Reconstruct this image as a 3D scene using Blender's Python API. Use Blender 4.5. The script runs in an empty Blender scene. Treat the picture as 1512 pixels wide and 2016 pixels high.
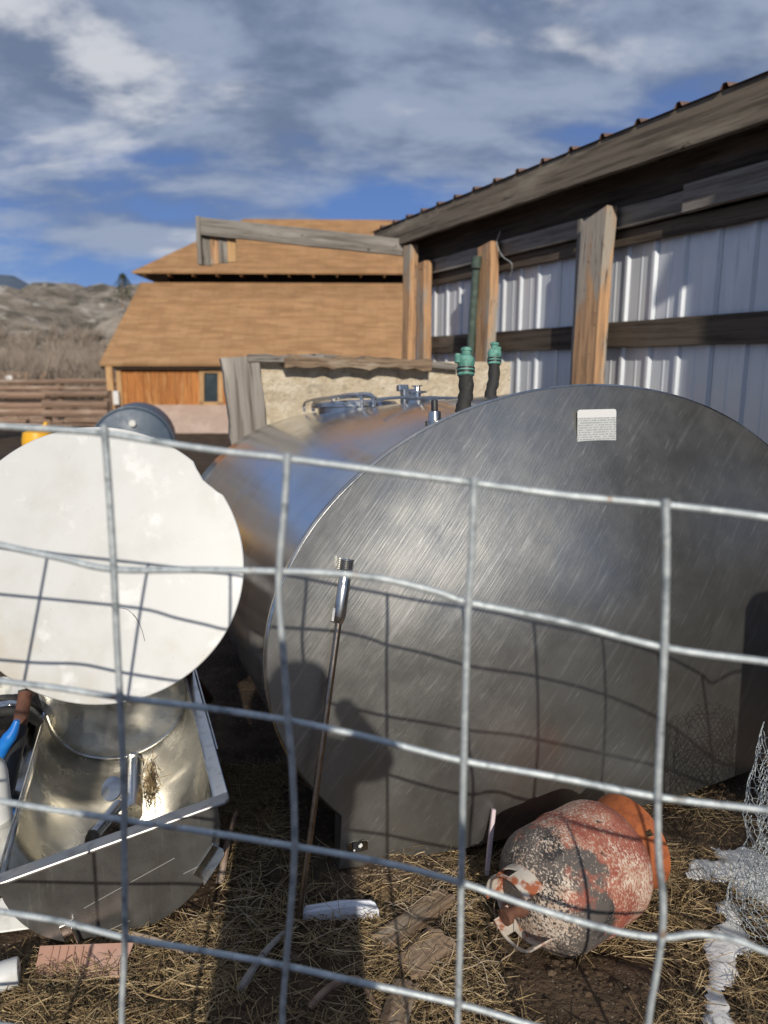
import bpy, bmesh, math, random
from mathutils import Vector, Matrix, noise
R = math.radians
rnd = random.Random(7)
sc = bpy.context.scene
COL = sc.collection

# ------------------------------------------------------------------ camera, sky, sun, exposure
EYE = 1.40
PITCH = R(11.3)
FPX = 1456.0
cam_d = bpy.data.cameras.new('camera'); cam = bpy.data.objects.new('camera', cam_d); COL.objects.link(cam)
cam.location = (0, 0, EYE); cam.rotation_euler = (R(90) - PITCH, 0, 0)
cam_d.sensor_fit = 'VERTICAL'; cam_d.sensor_height = 36; cam_d.lens = FPX / 2016 * 36
cam_d.clip_start = 0.02; cam_d.clip_end = 6000
cam_d.dof.use_dof = True; cam_d.dof.focus_distance = 1.98; cam_d.dof.aperture_fstop = 2.8
sc.camera = cam
SUN_T = Vector((-0.083, 0.936, -0.417)).normalized()          # the way the sunlight travels
SUN_EL = math.asin(-SUN_T.z); SUN_AZ = math.atan2(-SUN_T.x, -SUN_T.y)
sl = bpy.data.lights.new('sun', 'SUN'); sl.energy = 3.8; sl.angle = R(0.53); sl.color = (1.0, 0.93, 0.82)
so = bpy.data.objects.new('sun', sl); COL.objects.link(so)
so.rotation_euler = SUN_T.to_track_quat('-Z', 'Y').to_euler(); so.location = (2, -6, 6)
sc.view_settings.view_transform = 'Standard'; sc.view_settings.look = 'None'
sc.view_settings.exposure = 0.0; sc.view_settings.gamma = 1.0
sc.render.engine = 'CYCLES'
sc.cycles.use_denoising = True
sc.cycles.max_bounces = 8

def build_world():
    w = bpy.data.worlds.new('World'); sc.world = w; w.use_nodes = True
    nt = w.node_tree; nt.nodes.clear(); L = nt.links.new
    def n(t, **k):
        x = nt.nodes.new(t)
        for a, b in k.items(): setattr(x, a, b)
        return x
    def math_(op, a, b=None):
        m = n('ShaderNodeMath', operation=op)
        for i, v in enumerate((a, b)):
            if v is None: continue
            if isinstance(v, (int, float)): m.inputs[i].default_value = v
            else: L(v, m.inputs[i])
        return m.outputs[0]
    def rng(f, lo, hi, a=0.0, c=1.0):
        r = n('ShaderNodeMapRange'); r.interpolation_type = 'SMOOTHSTEP'; L(f, r.inputs[0])
        for i, v in enumerate((lo, hi, a, c)): r.inputs[i + 1].default_value = v
        return r.outputs[0]
    def mix(f, a, c):
        x = n('ShaderNodeMix', data_type='RGBA'); L(f, x.inputs[0])
        for i, v in ((6, a), (7, c)):
            if isinstance(v, tuple): x.inputs[i].default_value = (*v, 1)
            else: L(v, x.inputs[i])
        return x.outputs[2]
    sky = n('ShaderNodeTexSky', sky_type='NISHITA'); sky.sun_disc = False
    sky.sun_elevation = SUN_EL; sky.sun_rotation = SUN_AZ; sky.altitude = 2200; sky.air_density = 1.0
    sky.dust_density = 0.3; sky.ozone_density = 2.2
    tc = n('ShaderNodeTexCoord'); sep = n('ShaderNodeSeparateXYZ'); L(tc.outputs['Generated'], sep.inputs[0])
    z = math_('MAXIMUM', sep.outputs[2], 0.0)
    d = math_('ADD', z, 0.30)
    cx = math_('DIVIDE', sep.outputs[0], d); cy = math_('DIVIDE', sep.outputs[1], d)
    cmb = n('ShaderNodeCombineXYZ'); L(cx, cmb.inputs[0]); L(cy, cmb.inputs[1])
    def nz(scale, det, rough, dist=0.0, loc=(0, 0, 0), sxy=(1, 1, 1)):
        mp = n('ShaderNodeMapping'); L(cmb.outputs[0], mp.inputs[0]); mp.inputs['Location'].default_value = loc; mp.inputs['Scale'].default_value = sxy
        t = n('ShaderNodeTexNoise'); L(mp.outputs[0], t.inputs['Vector'])
        t.inputs['Scale'].default_value = scale; t.inputs['Detail'].default_value = det
        t.inputs['Roughness'].default_value = rough; t.inputs['Distortion'].default_value = dist
        return t.outputs['Fac']
    big = nz(0.9, 3, 0.5, 0.2, SKY_A, (1, 1.25, 1)); fine = nz(2.7, 8, 0.56, 0.15, SKY_B, (1, 1.6, 1)); tuft = nz(1.5, 8, 0.56, 0.25, SKY_C, (1, 1.5, 1))
    # thin broken cloud low down, a closed grey deck higher up
    s = math_('ADD', math_('ADD', math_('MULTIPLY', big, 0.62), math_('MULTIPLY', fine, 0.38)), rng(z, 0.10, 0.38, -0.055, 0.15))
    cov = rng(s, 0.44, 0.60)
    grey = mix(rng(fine, 0.40, 0.62), (2.0, 2.65, 4.1), (4.0, 4.8, 6.5))
    lit = mix(rng(tuft, 0.545, 0.66), grey, (7.6, 7.9, 8.6))
    veil = mix(rng(fine, 0.42, 0.68, 0.10, 0.62), mix(rng(z, 0.0, 0.5), (0.80, 2.3, 7.0), (0.5, 1.5, 5.0)), (5.6, 6.2, 7.4))
    blend = n('ShaderNodeMix', data_type='RGBA'); blend.inputs[0].default_value = 0.25
    L(veil, blend.inputs[6]); L(sky.outputs[0], blend.inputs[7])
    bg = n('ShaderNodeBackground'); L(mix(cov, blend.outputs[2], lit), bg.inputs[0]); bg.inputs[1].default_value = 0.078
    out = n('ShaderNodeOutputWorld'); L(bg.outputs[0], out.inputs[0])
SKY_A, SKY_B, SKY_C = ((5.4588, 7.5859, 2.2489), (4.1367, 7.6934, 7.485), (2.0475, 4.8419, 6.8517))
build_world()

# ------------------------------------------------------------------ pixels to directions (1512 x 2016 photograph)
CP, SP = math.cos(PITCH), math.sin(PITCH)
CAM = Vector((0, 0, EYE))
def ray(px, py):
    u = (px - 756) / FPX; v = (py - 1008) / FPX
    return Vector((u, CP - v * SP, -SP - v * CP))
def D(px, py, z): return CAM + ray(px, py) * z
def G(px, py, h=0.0):
    r = ray(px, py); return CAM + r * ((h - EYE) / r.z)
def PL(px, py, p0, n):
    r = ray(px, py); return CAM + r * ((p0 - CAM).dot(n) / r.dot(n))

# ------------------------------------------------------------------ mesh helpers
class MB:
    def __init__(s): s.v = []; s.f = []
    def add(s, vs, fs):
        o = len(s.v); s.v += [Vector(v) for v in vs]; s.f += [tuple(i + o for i in f) for f in fs]; return s
    def box(s, c, dims, rot=None):
        hx, hy, hz = [d / 2 for d in dims]; c = Vector(c); m = rot or Matrix.Identity(3)
        vs = [c + m @ Vector((x, y, z)) for x in (-hx, hx) for y in (-hy, hy) for z in (-hz, hz)]
        return s.add(vs, [(0, 1, 3, 2), (4, 6, 7, 5), (0, 4, 5, 1), (2, 3, 7, 6), (0, 2, 6, 4), (1, 5, 7, 3)])
    def tube(s, pts, r, n=8, cap=True, closed=False):
        pts = [Vector(p) for p in pts]; m = len(pts)
        rs = r if isinstance(r, (list, tuple)) else [r] * m
        t0 = (pts[1] - pts[0]).normalized(); up = Vector((0, 0, 1)) if abs(t0.z) < .9 else Vector((1, 0, 0))
        a = t0.cross(up).normalized(); vs = []
        for i, p in enumerate(pts):
            if closed: t = (pts[(i + 1) % m] - pts[i - 1])
            else: t = pts[min(i + 1, m - 1)] - pts[max(i - 1, 0)]
            t.normalize(); a = (a - t * a.dot(t)).normalized(); b = t.cross(a)
            for k in range(n):
                q = 2 * math.pi * k / n; vs.append(p + (a * math.cos(q) + b * math.sin(q)) * rs[i])
        fs = []
        for i in range(m if closed else m - 1):
            j = (i + 1) % m
            for k in range(n):
                l = (k + 1) % n; fs.append((i * n + k, i * n + l, j * n + l, j * n + k))
        if cap and not closed: fs += [tuple(range(n))[::-1], tuple((m - 1) * n + k for k in range(n))]
        return s.add(vs, fs)
    def lathe(s, prof, mat4, n=32, cap=True):
        vs = []; m = len(prof)
        for r, z in prof:
            for k in range(n):
                q = 2 * math.pi * k / n; vs.append(mat4 @ Vector((r * math.cos(q), r * math.sin(q), z)))
        fs = [(i * n + k, i * n + (k + 1) % n, (i + 1) * n + (k + 1) % n, (i + 1) * n + k) for i in range(m - 1) for k in range(n)]
        if cap: fs += [tuple(range(n))[::-1], tuple((m - 1) * n + k for k in range(n))]
        return s.add(vs, fs)
    def prism(s, outline, off):
        n = len(outline); o = [Vector(p) for p in outline]; off = Vector(off)
        fs = [tuple(range(n)), tuple(range(n, 2 * n))[::-1]] + [(i, n + i, n + (i + 1) % n, (i + 1) % n) for i in range(n)]
        return s.add(o + [p + off for p in o], fs)
    def grid(s, rows):
        m = len(rows); n = len(rows[0])
        return s.add([p for r in rows for p in r], [(i * n + k, i * n + k + 1, (i + 1) * n + k + 1, (i + 1) * n + k) for i in range(m - 1) for k in range(n - 1)])
    def mesh(s, name, smooth=False, fix=True):
        me = bpy.data.meshes.new(name); me.from_pydata([tuple(v) for v in s.v], [], s.f); me.update()
        if fix:
            bm = bmesh.new(); bm.from_mesh(me); bmesh.ops.recalc_face_normals(bm, faces=bm.faces); bm.to_mesh(me); bm.free()
        if smooth:
            me.polygons.foreach_set('use_smooth', [True] * len(me.polygons))
            me.set_sharp_from_angle(angle=R(40)) if hasattr(me, 'set_sharp_from_angle') else None
        return me

def link(o, parent=None):
    COL.objects.link(o)
    if parent is not None: o.parent = parent
    return o
def base_of(o):
    v = Vector((0, 0, 0))
    while o is not None: v = v + o.location; o = o.parent
    return v
def obj(name, mb, mat, parent=None, smooth=False, bevel=0.0, origin=None):
    """one mesh object; mb in world coordinates; only translations are used up the tree"""
    org = Vector(origin) if origin is not None else (sum(mb.v, Vector()) / len(mb.v))
    for i, v in enumerate(mb.v): mb.v[i] = v - org
    o = bpy.data.objects.new(name, mb.mesh(name, smooth)); o.data.materials.append(mat)
    o.location = org - (base_of(parent) if parent else Vector())
    link(o, parent)
    if bevel:
        b = o.modifiers.new('bevel', 'BEVEL'); b.width = bevel; b.segments = 2; b.limit_method = 'ANGLE'; b.angle_limit = R(40)
    return o
def thing(name, label, cat, loc, group=None):
    o = bpy.data.objects.new(name, None); o.empty_display_size = .1; o.location = loc; link(o)
    return tag(o, label, cat, group)
def tag(o, label, cat, group=None, kind=None):
    o['label'] = label; o['category'] = cat
    if group: o['group'] = group
    if kind: o['kind'] = kind
    return o
def struct(o, kind='structure'):
    o['kind'] = kind; return o
def frame(x, up=Vector((0, 0, 1))):
    """columns: x along, y across, z up-ish"""
    x = Vector(x).normalized(); y = Vector(up).cross(x).normalized(); z = x.cross(y)
    return Matrix((x, y, z)).transposed()
def board(name, p0, p1, wid, thick, mat, parent=None, up=(0, 0, 1), rough=0.0, seed=0, bevel=0.004, seg=8, taper=None):
    """a plank whose length runs on local X: wid is across (local Z), thick on local Y, edges a bit uneven"""
    p0 = Vector(p0); p1 = Vector(p1); m = frame(p1 - p0, Vector(up)); ln = (p1 - p0).length
    g = random.Random(seed * 31 + int(ln * 1000)); rows = []
    for i in range(seg + 1):
        x = ln * (i / seg - .5); a = [g.uniform(-rough, rough) for _ in range(4)]
        wv = wid if taper is None else wid + (taper - wid) * i / seg
        rows.append([Vector((x, -thick / 2 + a[0] * .4, -wv / 2 + a[1])), Vector((x, thick / 2 + a[2] * .4, -wv / 2 + a[1])),
                     Vector((x, thick / 2 + a[2] * .4, wv / 2 + a[3])), Vector((x, -thick / 2 + a[0] * .4, wv / 2 + a[3]))])
    mb = MB(); mb.v = [p for r in rows for p in r]
    for i in range(seg):
        for k in range(4): mb.f.append((i * 4 + k, i * 4 + (k + 1) % 4, i * 4 + 4 + (k + 1) % 4, i * 4 + 4 + k))
    mb.f += [(0, 3, 2, 1), tuple(seg * 4 + k for k in range(4))]
    o = bpy.data.objects.new(name, mb.mesh(name)); o.data.materials.append(mat)
    o.matrix_basis = Matrix.Translation((p0 + p1) / 2 - (base_of(parent) if parent else Vector())) @ m.to_4x4()
    link(o, parent)
    if bevel:
        b = o.modifiers.new('bevel', 'BEVEL'); b.width = bevel; b.segments = 1; b.limit_method = 'ANGLE'; b.angle_limit = R(50)
    return o
def spline(pts, k=6):
    pts = [Vector(p) for p in pts]; out = []
    for i in range(len(pts) - 1):
        a = pts[max(i - 1, 0)]; b = pts[i]; c = pts[i + 1]; d = pts[min(i + 2, len(pts) - 1)]
        for j in range(k):
            t = j / k
            out.append(.5 * ((2 * b) + (c - a) * t + (2 * a - 5 * b + 4 * c - d) * t * t + (3 * b - a - 3 * c + d) * t ** 3))
    return out + [pts[-1]]
def rotto(z, x=None):
    """matrix with local Z along z"""
    z = Vector(z).normalized(); x = Vector(x) if x is not None else (Vector((1, 0, 0)) if abs(z.x) < .9 else Vector((0, 1, 0)))
    y = z.cross(x).normalized(); x = y.cross(z)
    return Matrix((x, y, z)).transposed()
def T4(p, rot=None):
    m = (rot or Matrix.Identity(3)).to_4x4(); m.translation = Vector(p); return m

# ------------------------------------------------------------------ materials
def mat(name, base=(.5, .5, .5), rough=.6, metal=0.0, layers=(), bump=None, rvar=0.0, spec=.5, coord='Object', aniso=0.0, rnd_val=0.0):
    """layers: (colour, scale|(sx,sy,sz), detail, lo, hi[, kind[, rotation]]) laid over the base through a noise mask"""
    m = bpy.data.materials.new(name); m.use_nodes = True; nt = m.node_tree; L = nt.links.new; N = nt.nodes.new
    b = nt.nodes['Principled BSDF']; b.inputs['Roughness'].default_value = rough; b.inputs['Metallic'].default_value = metal
    b.inputs['Specular IOR Level'].default_value = spec; b.inputs['Anisotropic'].default_value = aniso
    tc = N('ShaderNodeTexCoord'); src = tc.outputs[coord]
    oi = N('ShaderNodeObjectInfo')
    off = N('ShaderNodeVectorMath'); off.operation = 'SCALE'; off.inputs[0].default_value = (13.1, 7.7, 3.3); L(oi.outputs['Random'], off.inputs['Scale'])
    addv = N('ShaderNodeVectorMath'); addv.operation = 'ADD'; L(src, addv.inputs[0]); L(off.outputs[0], addv.inputs[1]); src = addv.outputs[0]
    def tex(scale, det, kind='noise', rot=(0, 0, 0)):
        mp = N('ShaderNodeMapping'); L(src, mp.inputs[0])
        sc_ = (scale,) * 3 if isinstance(scale, (int, float)) else scale
        mp.inputs['Scale'].default_value = sc_; mp.inputs['Rotation'].default_value = rot
        if rot != (0, 0, 0): mp.vector_type = 'TEXTURE'; mp.inputs['Scale'].default_value = [1 / q for q in sc_]
        if kind == 'voronoi':
            t = N('ShaderNodeTexVoronoi'); L(mp.outputs[0], t.inputs['Vector']); t.inputs['Scale'].default_value = 1; return t.outputs['Distance']
        t = N('ShaderNodeTexNoise'); L(mp.outputs[0], t.inputs['Vector']); t.inputs['Scale'].default_value = 1
        t.inputs['Detail'].default_value = det; t.inputs['Roughness'].default_value = .62; return t.outputs['Fac']
    cur = None
    for ly in layers:
        col, scale, det, lo, hi = ly[:5]; kind = ly[5] if len(ly) > 5 else 'noise'; rot = ly[6] if len(ly) > 6 else (0, 0, 0)
        f = tex(scale, det, kind, rot); mr = N('ShaderNodeMapRange'); L(f, mr.inputs[0]); mr.inputs[1].default_value = lo; mr.inputs[2].default_value = hi
        mr.interpolation_type = 'SMOOTHSTEP'
        mx = N('ShaderNodeMix'); mx.data_type = 'RGBA'; L(mr.outputs[0], mx.inputs[0])
        if cur is None: mx.inputs[6].default_value = (*base, 1)
        else: L(cur, mx.inputs[6])
        mx.inputs[7].default_value = (*col, 1); cur = mx.outputs[2]
    if rnd_val:
        hs = N('ShaderNodeHueSaturation'); mr = N('ShaderNodeMapRange'); L(oi.outputs['Random'], mr.inputs[0])
        mr.inputs[3].default_value = 1 - rnd_val; mr.inputs[4].default_value = 1 + rnd_val; L(mr.outputs[0], hs.inputs['Value'])
        if cur is None: hs.inputs['Color'].default_value = (*base, 1)
        else: L(cur, hs.inputs['Color'])
        cur = hs.outputs[0]
    if cur is None: b.inputs['Base Color'].default_value = (*base, 1)
    else: L(cur, b.inputs['Base Color'])
    if rvar:
        f = tex(9, 5); mr = N('ShaderNodeMapRange'); L(f, mr.inputs[0]); mr.inputs[1].default_value = .3; mr.inputs[2].default_value = .7
        mr.inputs[3].default_value = max(rough - rvar, .02); mr.inputs[4].default_value = min(rough + rvar, 1); L(mr.outputs[0], b.inputs['Roughness'])
    if bump:
        scale, det, st, dist = bump[:4]; f = tex(scale, det, 'noise', bump[4] if len(bump) > 4 else (0, 0, 0))
        bp = N('ShaderNodeBump'); bp.inputs['Strength'].default_value = st; bp.inputs['Distance'].default_value = dist
        L(f, bp.inputs['Height']); L(bp.outputs[0], b.inputs['Normal'])
    return m
def wood(name, c, dark, pale=None, rough=.85, s=1.0, bst=.6):
    ly = [(dark, (1.2 * s, 26 * s, 26 * s), 6, .42, .66), (tuple(q * .45 for q in dark), (2.2 * s, 70 * s, 70 * s), 3, .60, .70)]
    if pale: ly.append((pale, (.8 * s, 5 * s, 5 * s), 4, .52, .70))
    ly.append((tuple(q * .5 for q in dark), (7 * s, 11 * s, 11 * s), 2, .72, .77))
    return mat(name, c, rough, 0, ly, bump=((2 * s, 60 * s, 60 * s), 5, bst, .004), rnd_val=.14, spec=.25)

MT = {}
MT['steel_face'] = mat('brushed_steel', (.35, .345, .325), .35, .93, [((.39, .385, .36), (3, 3, 3), 5, .4, .65), ((.31, .305, .295), (2.2, 2.2, 2.2), 4, .52, .72),
    ((.50, .49, .46), (75, 60, 2.2), 4, .52, .74, 'noise', (0, R(38), 0)), ((.60, .59, .55), (120, 80, 7), 3, .64, .74, 'noise', (0, R(41), 0)), ((.62, .61, .58), (42, 42, 42), 0, .085, .03, 'voronoi'), ((.55, .54, .51), (130, 130, 130), 0, .16, .06, 'voronoi')],
    bump=((190, 190, 6), 4, .22, .002, (0, R(38), 0)), rvar=.06)
MT['steel_body'] = mat('polished_steel', (.56, .58, .61), .15, .96, [((.46, .47, .49), 2.4, 4, .5, .7)], bump=((1.2, 1.2, 1.2), 2, .05, .02), rvar=.04)
MT['steel_trough'] = mat('worn_steel', (.68, .655, .59), .23, 1.0, [((.50, .47, .40), 4, 5, .48, .68), ((.76, .73, .64), (14, 14, 14), 4, .6, .75), ((.30, .24, .15), 7, 6, .62, .8)],
    bump=((5, 5, 5), 4, .14, .02), rvar=.10)
MT['steel_plate'] = mat('dirty_steel_plate', (.36, .355, .34), .30, .9, [((.26, .25, .235), 5, 5, .45, .65), ((.46, .45, .42), (60, 6, 9), 4, .58, .72), ((.30, .25, .19), 9, 5, .60, .74)], bump=((7, 7, 7), 4, .10, .01), rvar=.08)
MT['steel_bright'] = mat('bright_steel', (.62, .61, .58), .20, 1.0, [((.42, .40, .37), 20, 4, .5, .7)], rvar=.08)
MT['scratch'] = mat('scratched_weld', (.26, .25, .23), .85, 0)
MT['steel_dull'] = mat('dull_steel', (.42, .41, .39), .45, .9, [((.30, .29, .27), 20, 4, .5, .7)])
MT['hdpe'] = mat('white_plastic', (.54, .545, .53), .42, 0, [((.48, .48, .455), 3.5, 5, .45, .68), ((.45, .40, .32), (1.9, 1.9, 1.9), 5, .56, .76), ((.64, .64, .62), 9, 4, .55, .7),
    ((.25, .22, .2), (34, 34, 34), 0, .045, .03, 'voronoi')], bump=(16, 5, .12, .004), spec=.4)
MT['galv'] = mat('galvanised_wire', (.42, .46, .47), .5, .3, [((.56, .60, .60), 60, 4, .45, .62), ((.22, .25, .26), 34, 5, .54, .68), ((.30, .20, .13), 26, 4, .64, .74)], bump=(160, 3, .25, .001))
MT['wood_dark'] = wood('dark_weathered_wood', (.105, .082, .062), (.048, .037, .028), (.19, .155, .118))
MT['wood_grey'] = wood('grey_weathered_wood', (.27, .245, .215), (.14, .12, .10), (.38, .35, .31))
MT['wood_slab'] = mat('bark_edged_wood', (.54, .32, .17), .9, 0, [((.33, .20, .115), (1.2, 24, 24), 6, .40, .62), ((.36, .315, .26), (.9, 3.2, 3.2), 5, .46, .58), ((.09, .06, .04), (3.0, 60, 60), 4, .60, .67), ((.16, .10, .065), (9, 14, 14), 3, .66, .73)], bump=((3, 50, 50), 5, 1.0, .008), rnd_val=.1, spec=.2)
MT['wood_fascia'] = wood('fascia_wood', (.21, .172, .128), (.10, .080, .060), (.33, .285, .215), bst=1.0)
MT['wood_barn'] = wood('orange_barn_wood', (.44, .18, .055), (.25, .095, .03), (.50, .26, .10), bst=.3)
MT['wood_frame'] = wood('pale_frame_wood', (.50, .31, .15), (.36, .21, .10), None, bst=.2)
MT['wood_plank'] = wood('dry_plank_wood', (.27, .19, .125), (.12, .08, .05), (.38, .31, .23), bst=1.0, s=2.6)
MT['log'] = wood('brown_log_wood', (.29, .195, .135), (.17, .11, .08), (.40, .31, .24))
MT['metal_wall'] = mat('corrugated_steel', (.64, .67, .70), .42, .22, [((.72, .74, .76), (4, 4, 1.2), 4, .45, .65), ((.56, .59, .62), (30, 30, 3), 3, .55, .75)], rvar=.06)
MT['roof_rust'] = mat('rusted_roof_metal', (.14, .085, .065), .7, .1, [((.22, .13, .095), 6, 4, .45, .65)])
MT['soil'] = mat('bare_soil', (.055, .036, .022), .95, 0, [((.13, .088, .055), 3, 6, .42, .66), ((.052, .034, .022), 11, 5, .5, .7), ((.19, .14, .09), 70, 3, .60, .74), ((.30, .25, .2), (55, 55, 55), 0, .16, .10, 'voronoi')],
    bump=(45, 6, .9, .02), coord='Object', spec=.2)
MT['snow'] = mat('old_snow', (.74, .73, .71), .6, 0, [((.45, .43, .40), 14, 6, .54, .74), ((.3, .25, .2), 60, 3, .66, .74)], bump=(35, 5, .5, .01))
MT['stucco'] = mat('pebbled_plaster', (.56, .47, .34), .95, 0, [((.66, .58, .45), 9, 5, .45, .62), ((.40, .33, .23), 22, 5, .55, .7), ((.30, .26, .2), (1.3, 3, 3), 4, .6, .8)], bump=(26, 6, 1.0, .03))
MT['rubber'] = mat('black_rubber', (.022, .021, .019), .75, 0, [((.06, .055, .05), 30, 4, .55, .75)], bump=(50, 3, .4, .004))
MT['patina'] = mat('green_patina', (.085, .235, .185), .7, .1, [((.16, .36, .29), 40, 5, .45, .62), ((.05, .14, .10), 60, 4, .58, .7), ((.24, .22, .12), 30, 3, .68, .76)], bump=(90, 4, .4, .003))
MT['darkgreen'] = mat('dull_green_pipe', (.05, .075, .06), .7, 0, [((.09, .13, .105), 18, 4, .45, .65), ((.12, .09, .06), 30, 4, .6, .72)])
MT['yellow'] = mat('yellow_plastic', (.80, .42, .02), .45, 0, [((.70, .32, .02), 6, 4, .5, .7)])
MT['bluegrey'] = mat('dark_blue_paint', (.055, .085, .125), .5, 0, [((.085, .115, .15), 3, 5, .45, .65), ((.20, .2, .2), 14, 4, .7, .78)], rvar=.1)
MT['blue'] = mat('blue_plastic', (.01, .16, .55), .4, 0, [((.02, .22, .62), 12, 3, .45, .65)])
MT['pink'] = mat('pink_plastic', (.50, .29, .21), .45, 0, [((.56, .35, .27), 8, 4, .45, .65), ((.36, .22, .16), 20, 5, .62, .76)])
MT['mauve'] = mat('mauve_plastic_strip', (.52, .42, .44), .35, 0, [((.36, .28, .30), 18, 4, .5, .7)])
MT['white_enamel'] = mat('white_enamel', (.72, .74, .80), .35, 0, [((.55, .56, .6), 12, 5, .55, .75), ((.25, .16, .1), 22, 4, .72, .78)])
MT['white_plain'] = mat('dusty_white_plastic', (.66, .66, .63), .5, 0, [((.5, .49, .46), 14, 5, .5, .72)])
MT['rust'] = mat('orange_rust', (.36, .10, .028), .8, .1, [((.24, .065, .022), 30, 5, .45, .65), ((.46, .17, .06), 50, 4, .6, .72)], bump=(120, 4, .4, .002))
MT['rust_pipe'] = mat('brown_rusted_pipe', (.17, .075, .045), .75, .2, [((.10, .045, .03), 26, 5, .45, .65), ((.26, .13, .08), 50, 4, .6, .75)], bump=(90, 4, .4, .002))
MT['black'] = mat('black_paint', (.02, .02, .021), .5, 0, [((.04, .04, .04), 20, 4, .5, .7)])
MT['paper'] = mat('aged_white_paper', (.74, .73, .70), .6, 0, [((.6, .58, .53), 30, 4, .55, .75)])
MT['concrete'] = mat('pinkish_concrete', (.42, .31, .245), .9, 0, [((.50, .38, .31), 1.2, 5, .45, .65), ((.33, .25, .2), 5, 5, .55, .72)], bump=(12, 5, .3, .02))
MT['glass'] = mat('dark_window_glass', (.03, .045, .055), .08, 0, [((.06, .08, .085), 1.5, 3, .45, .65)], spec=.9)
MT['dark_void'] = mat('painted_gap_dark', (.03, .022, .017), .9)  # near-black colour that paints in the shade of the barn roof gap
MT['twig'] = mat('grey_twigs', (.26, .21, .165), .9, 0, [((.36, .30, .235), .35, 4, .45, .62), ((.17, .13, .10), 2, 4, .5, .7)])
MT['pine'] = mat('pine_needles', (.055, .065, .025), .85, 0, [((.09, .09, .03), 1.2, 4, .45, .65)])
MT['hill'] = mat('scrub_hillside', (.22, .18, .135), .95, 0, [((.36, .31, .25), .10, 6, .45, .60), ((.11, .095, .07), .22, 6, .50, .62), ((.46, .42, .36), .34, 5, .56, .66)], bump=(.35, 6, 1, 1.2))
MT['mountain'] = mat('far_mountain', (.075, .105, .15), 1.0, 0, [((.10, .13, .17), .01, 5, .45, .65)])
MT['stone'] = mat('field_stone', (.27, .24, .21), .9, 0, [((.38, .35, .31), 7, 5, .45, .65)], bump=(12, 5, .6, .03))
MT['cloth'] = mat('dark_jacket', (.05, .055, .07), .9)

def straw_material(name, cols, rough=.7):
    m = bpy.data.materials.new(name); m.use_nodes = True; nt = m.node_tree; b = nt.nodes['Principled BSDF']
    g = nt.nodes.new('ShaderNodeNewGeometry'); r = nt.nodes.new('ShaderNodeValToRGB'); nt.links.new(g.outputs['Random Per Island'], r.inputs[0])
    cr = r.color_ramp
    while len(cr.elements) > 1: cr.elements.remove(cr.elements[-1])
    for i, c in enumerate(cols):
        e = cr.elements[0] if i == 0 else cr.elements.new(i / (len(cols) - 1)); e.position = i / (len(cols) - 1); e.color = (*c, 1)
    nt.links.new(r.outputs[0], b.inputs['Base Color']); b.inputs['Roughness'].default_value = rough; b.inputs['Specular IOR Level'].default_value = .3
    return m
MT['straw'] = straw_material('dry_straw', [(.07, .045, .025), (.25, .165, .08), (.45, .325, .16), (.11, .072, .038), (.62, .48, .27), (.18, .12, .06), (.05, .034, .02), (.30, .21, .105)])
MT['weed'] = straw_material('dead_weed_stems', [(.34, .26, .17), (.46, .37, .26), (.25, .17, .11), (.52, .44, .33)])

def shingle_material():
    m = bpy.data.materials.new('brown_shingles'); m.use_nodes = True; nt = m.node_tree; L = nt.links.new; N = nt.nodes.new; b = nt.nodes['Principled BSDF']
    tc = N('ShaderNodeTexCoord'); bt = N('ShaderNodeTexBrick'); L(tc.outputs['UV'], bt.inputs['Vector'])
    bt.inputs['Scale'].default_value = 1; bt.inputs['Brick Width'].default_value = .95; bt.inputs['Row Height'].default_value = .155; bt.inputs['Mortar Size'].default_value = .008
    bt.inputs['Color1'].default_value = (.37, .215, .105, 1); bt.inputs['Color2'].default_value = (.47, .29, .15, 1); bt.inputs['Mortar'].default_value = (.24, .135, .078, 1); bt.offset = .37
    nz = N('ShaderNodeTexNoise'); mp = N('ShaderNodeMapping'); L(tc.outputs['UV'], mp.inputs[0]); mp.inputs['Scale'].default_value = (1.1, 2.0, 1); L(mp.outputs[0], nz.inputs['Vector'])
    nz.inputs['Scale'].default_value = 1; nz.inputs['Detail'].default_value = 5
    mr = N('ShaderNodeMapRange'); L(nz.outputs['Fac'], mr.inputs[0]); mr.inputs[1].default_value = .3; mr.inputs[2].default_value = .7; mr.inputs[3].default_value = .86; mr.inputs[4].default_value = 1.14
    hs = N('ShaderNodeHueSaturation'); L(bt.outputs['Color'], hs.inputs['Color']); L(mr.outputs[0], hs.inputs['Value']); L(hs.outputs[0], b.inputs['Base Color'])
    b.inputs['Roughness'].default_value = .95; b.inputs['Specular IOR Level'].default_value = .1
    bp = N('ShaderNodeBump'); bp.inputs['Strength'].default_value = .5; bp.inputs['Distance'].default_value = .02; L(bt.outputs['Fac'], bp.inputs['Height']); bp.invert = True; L(bp.outputs[0], b.inputs['Normal'])
    return m
MT['shingle'] = shingle_material()

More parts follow.
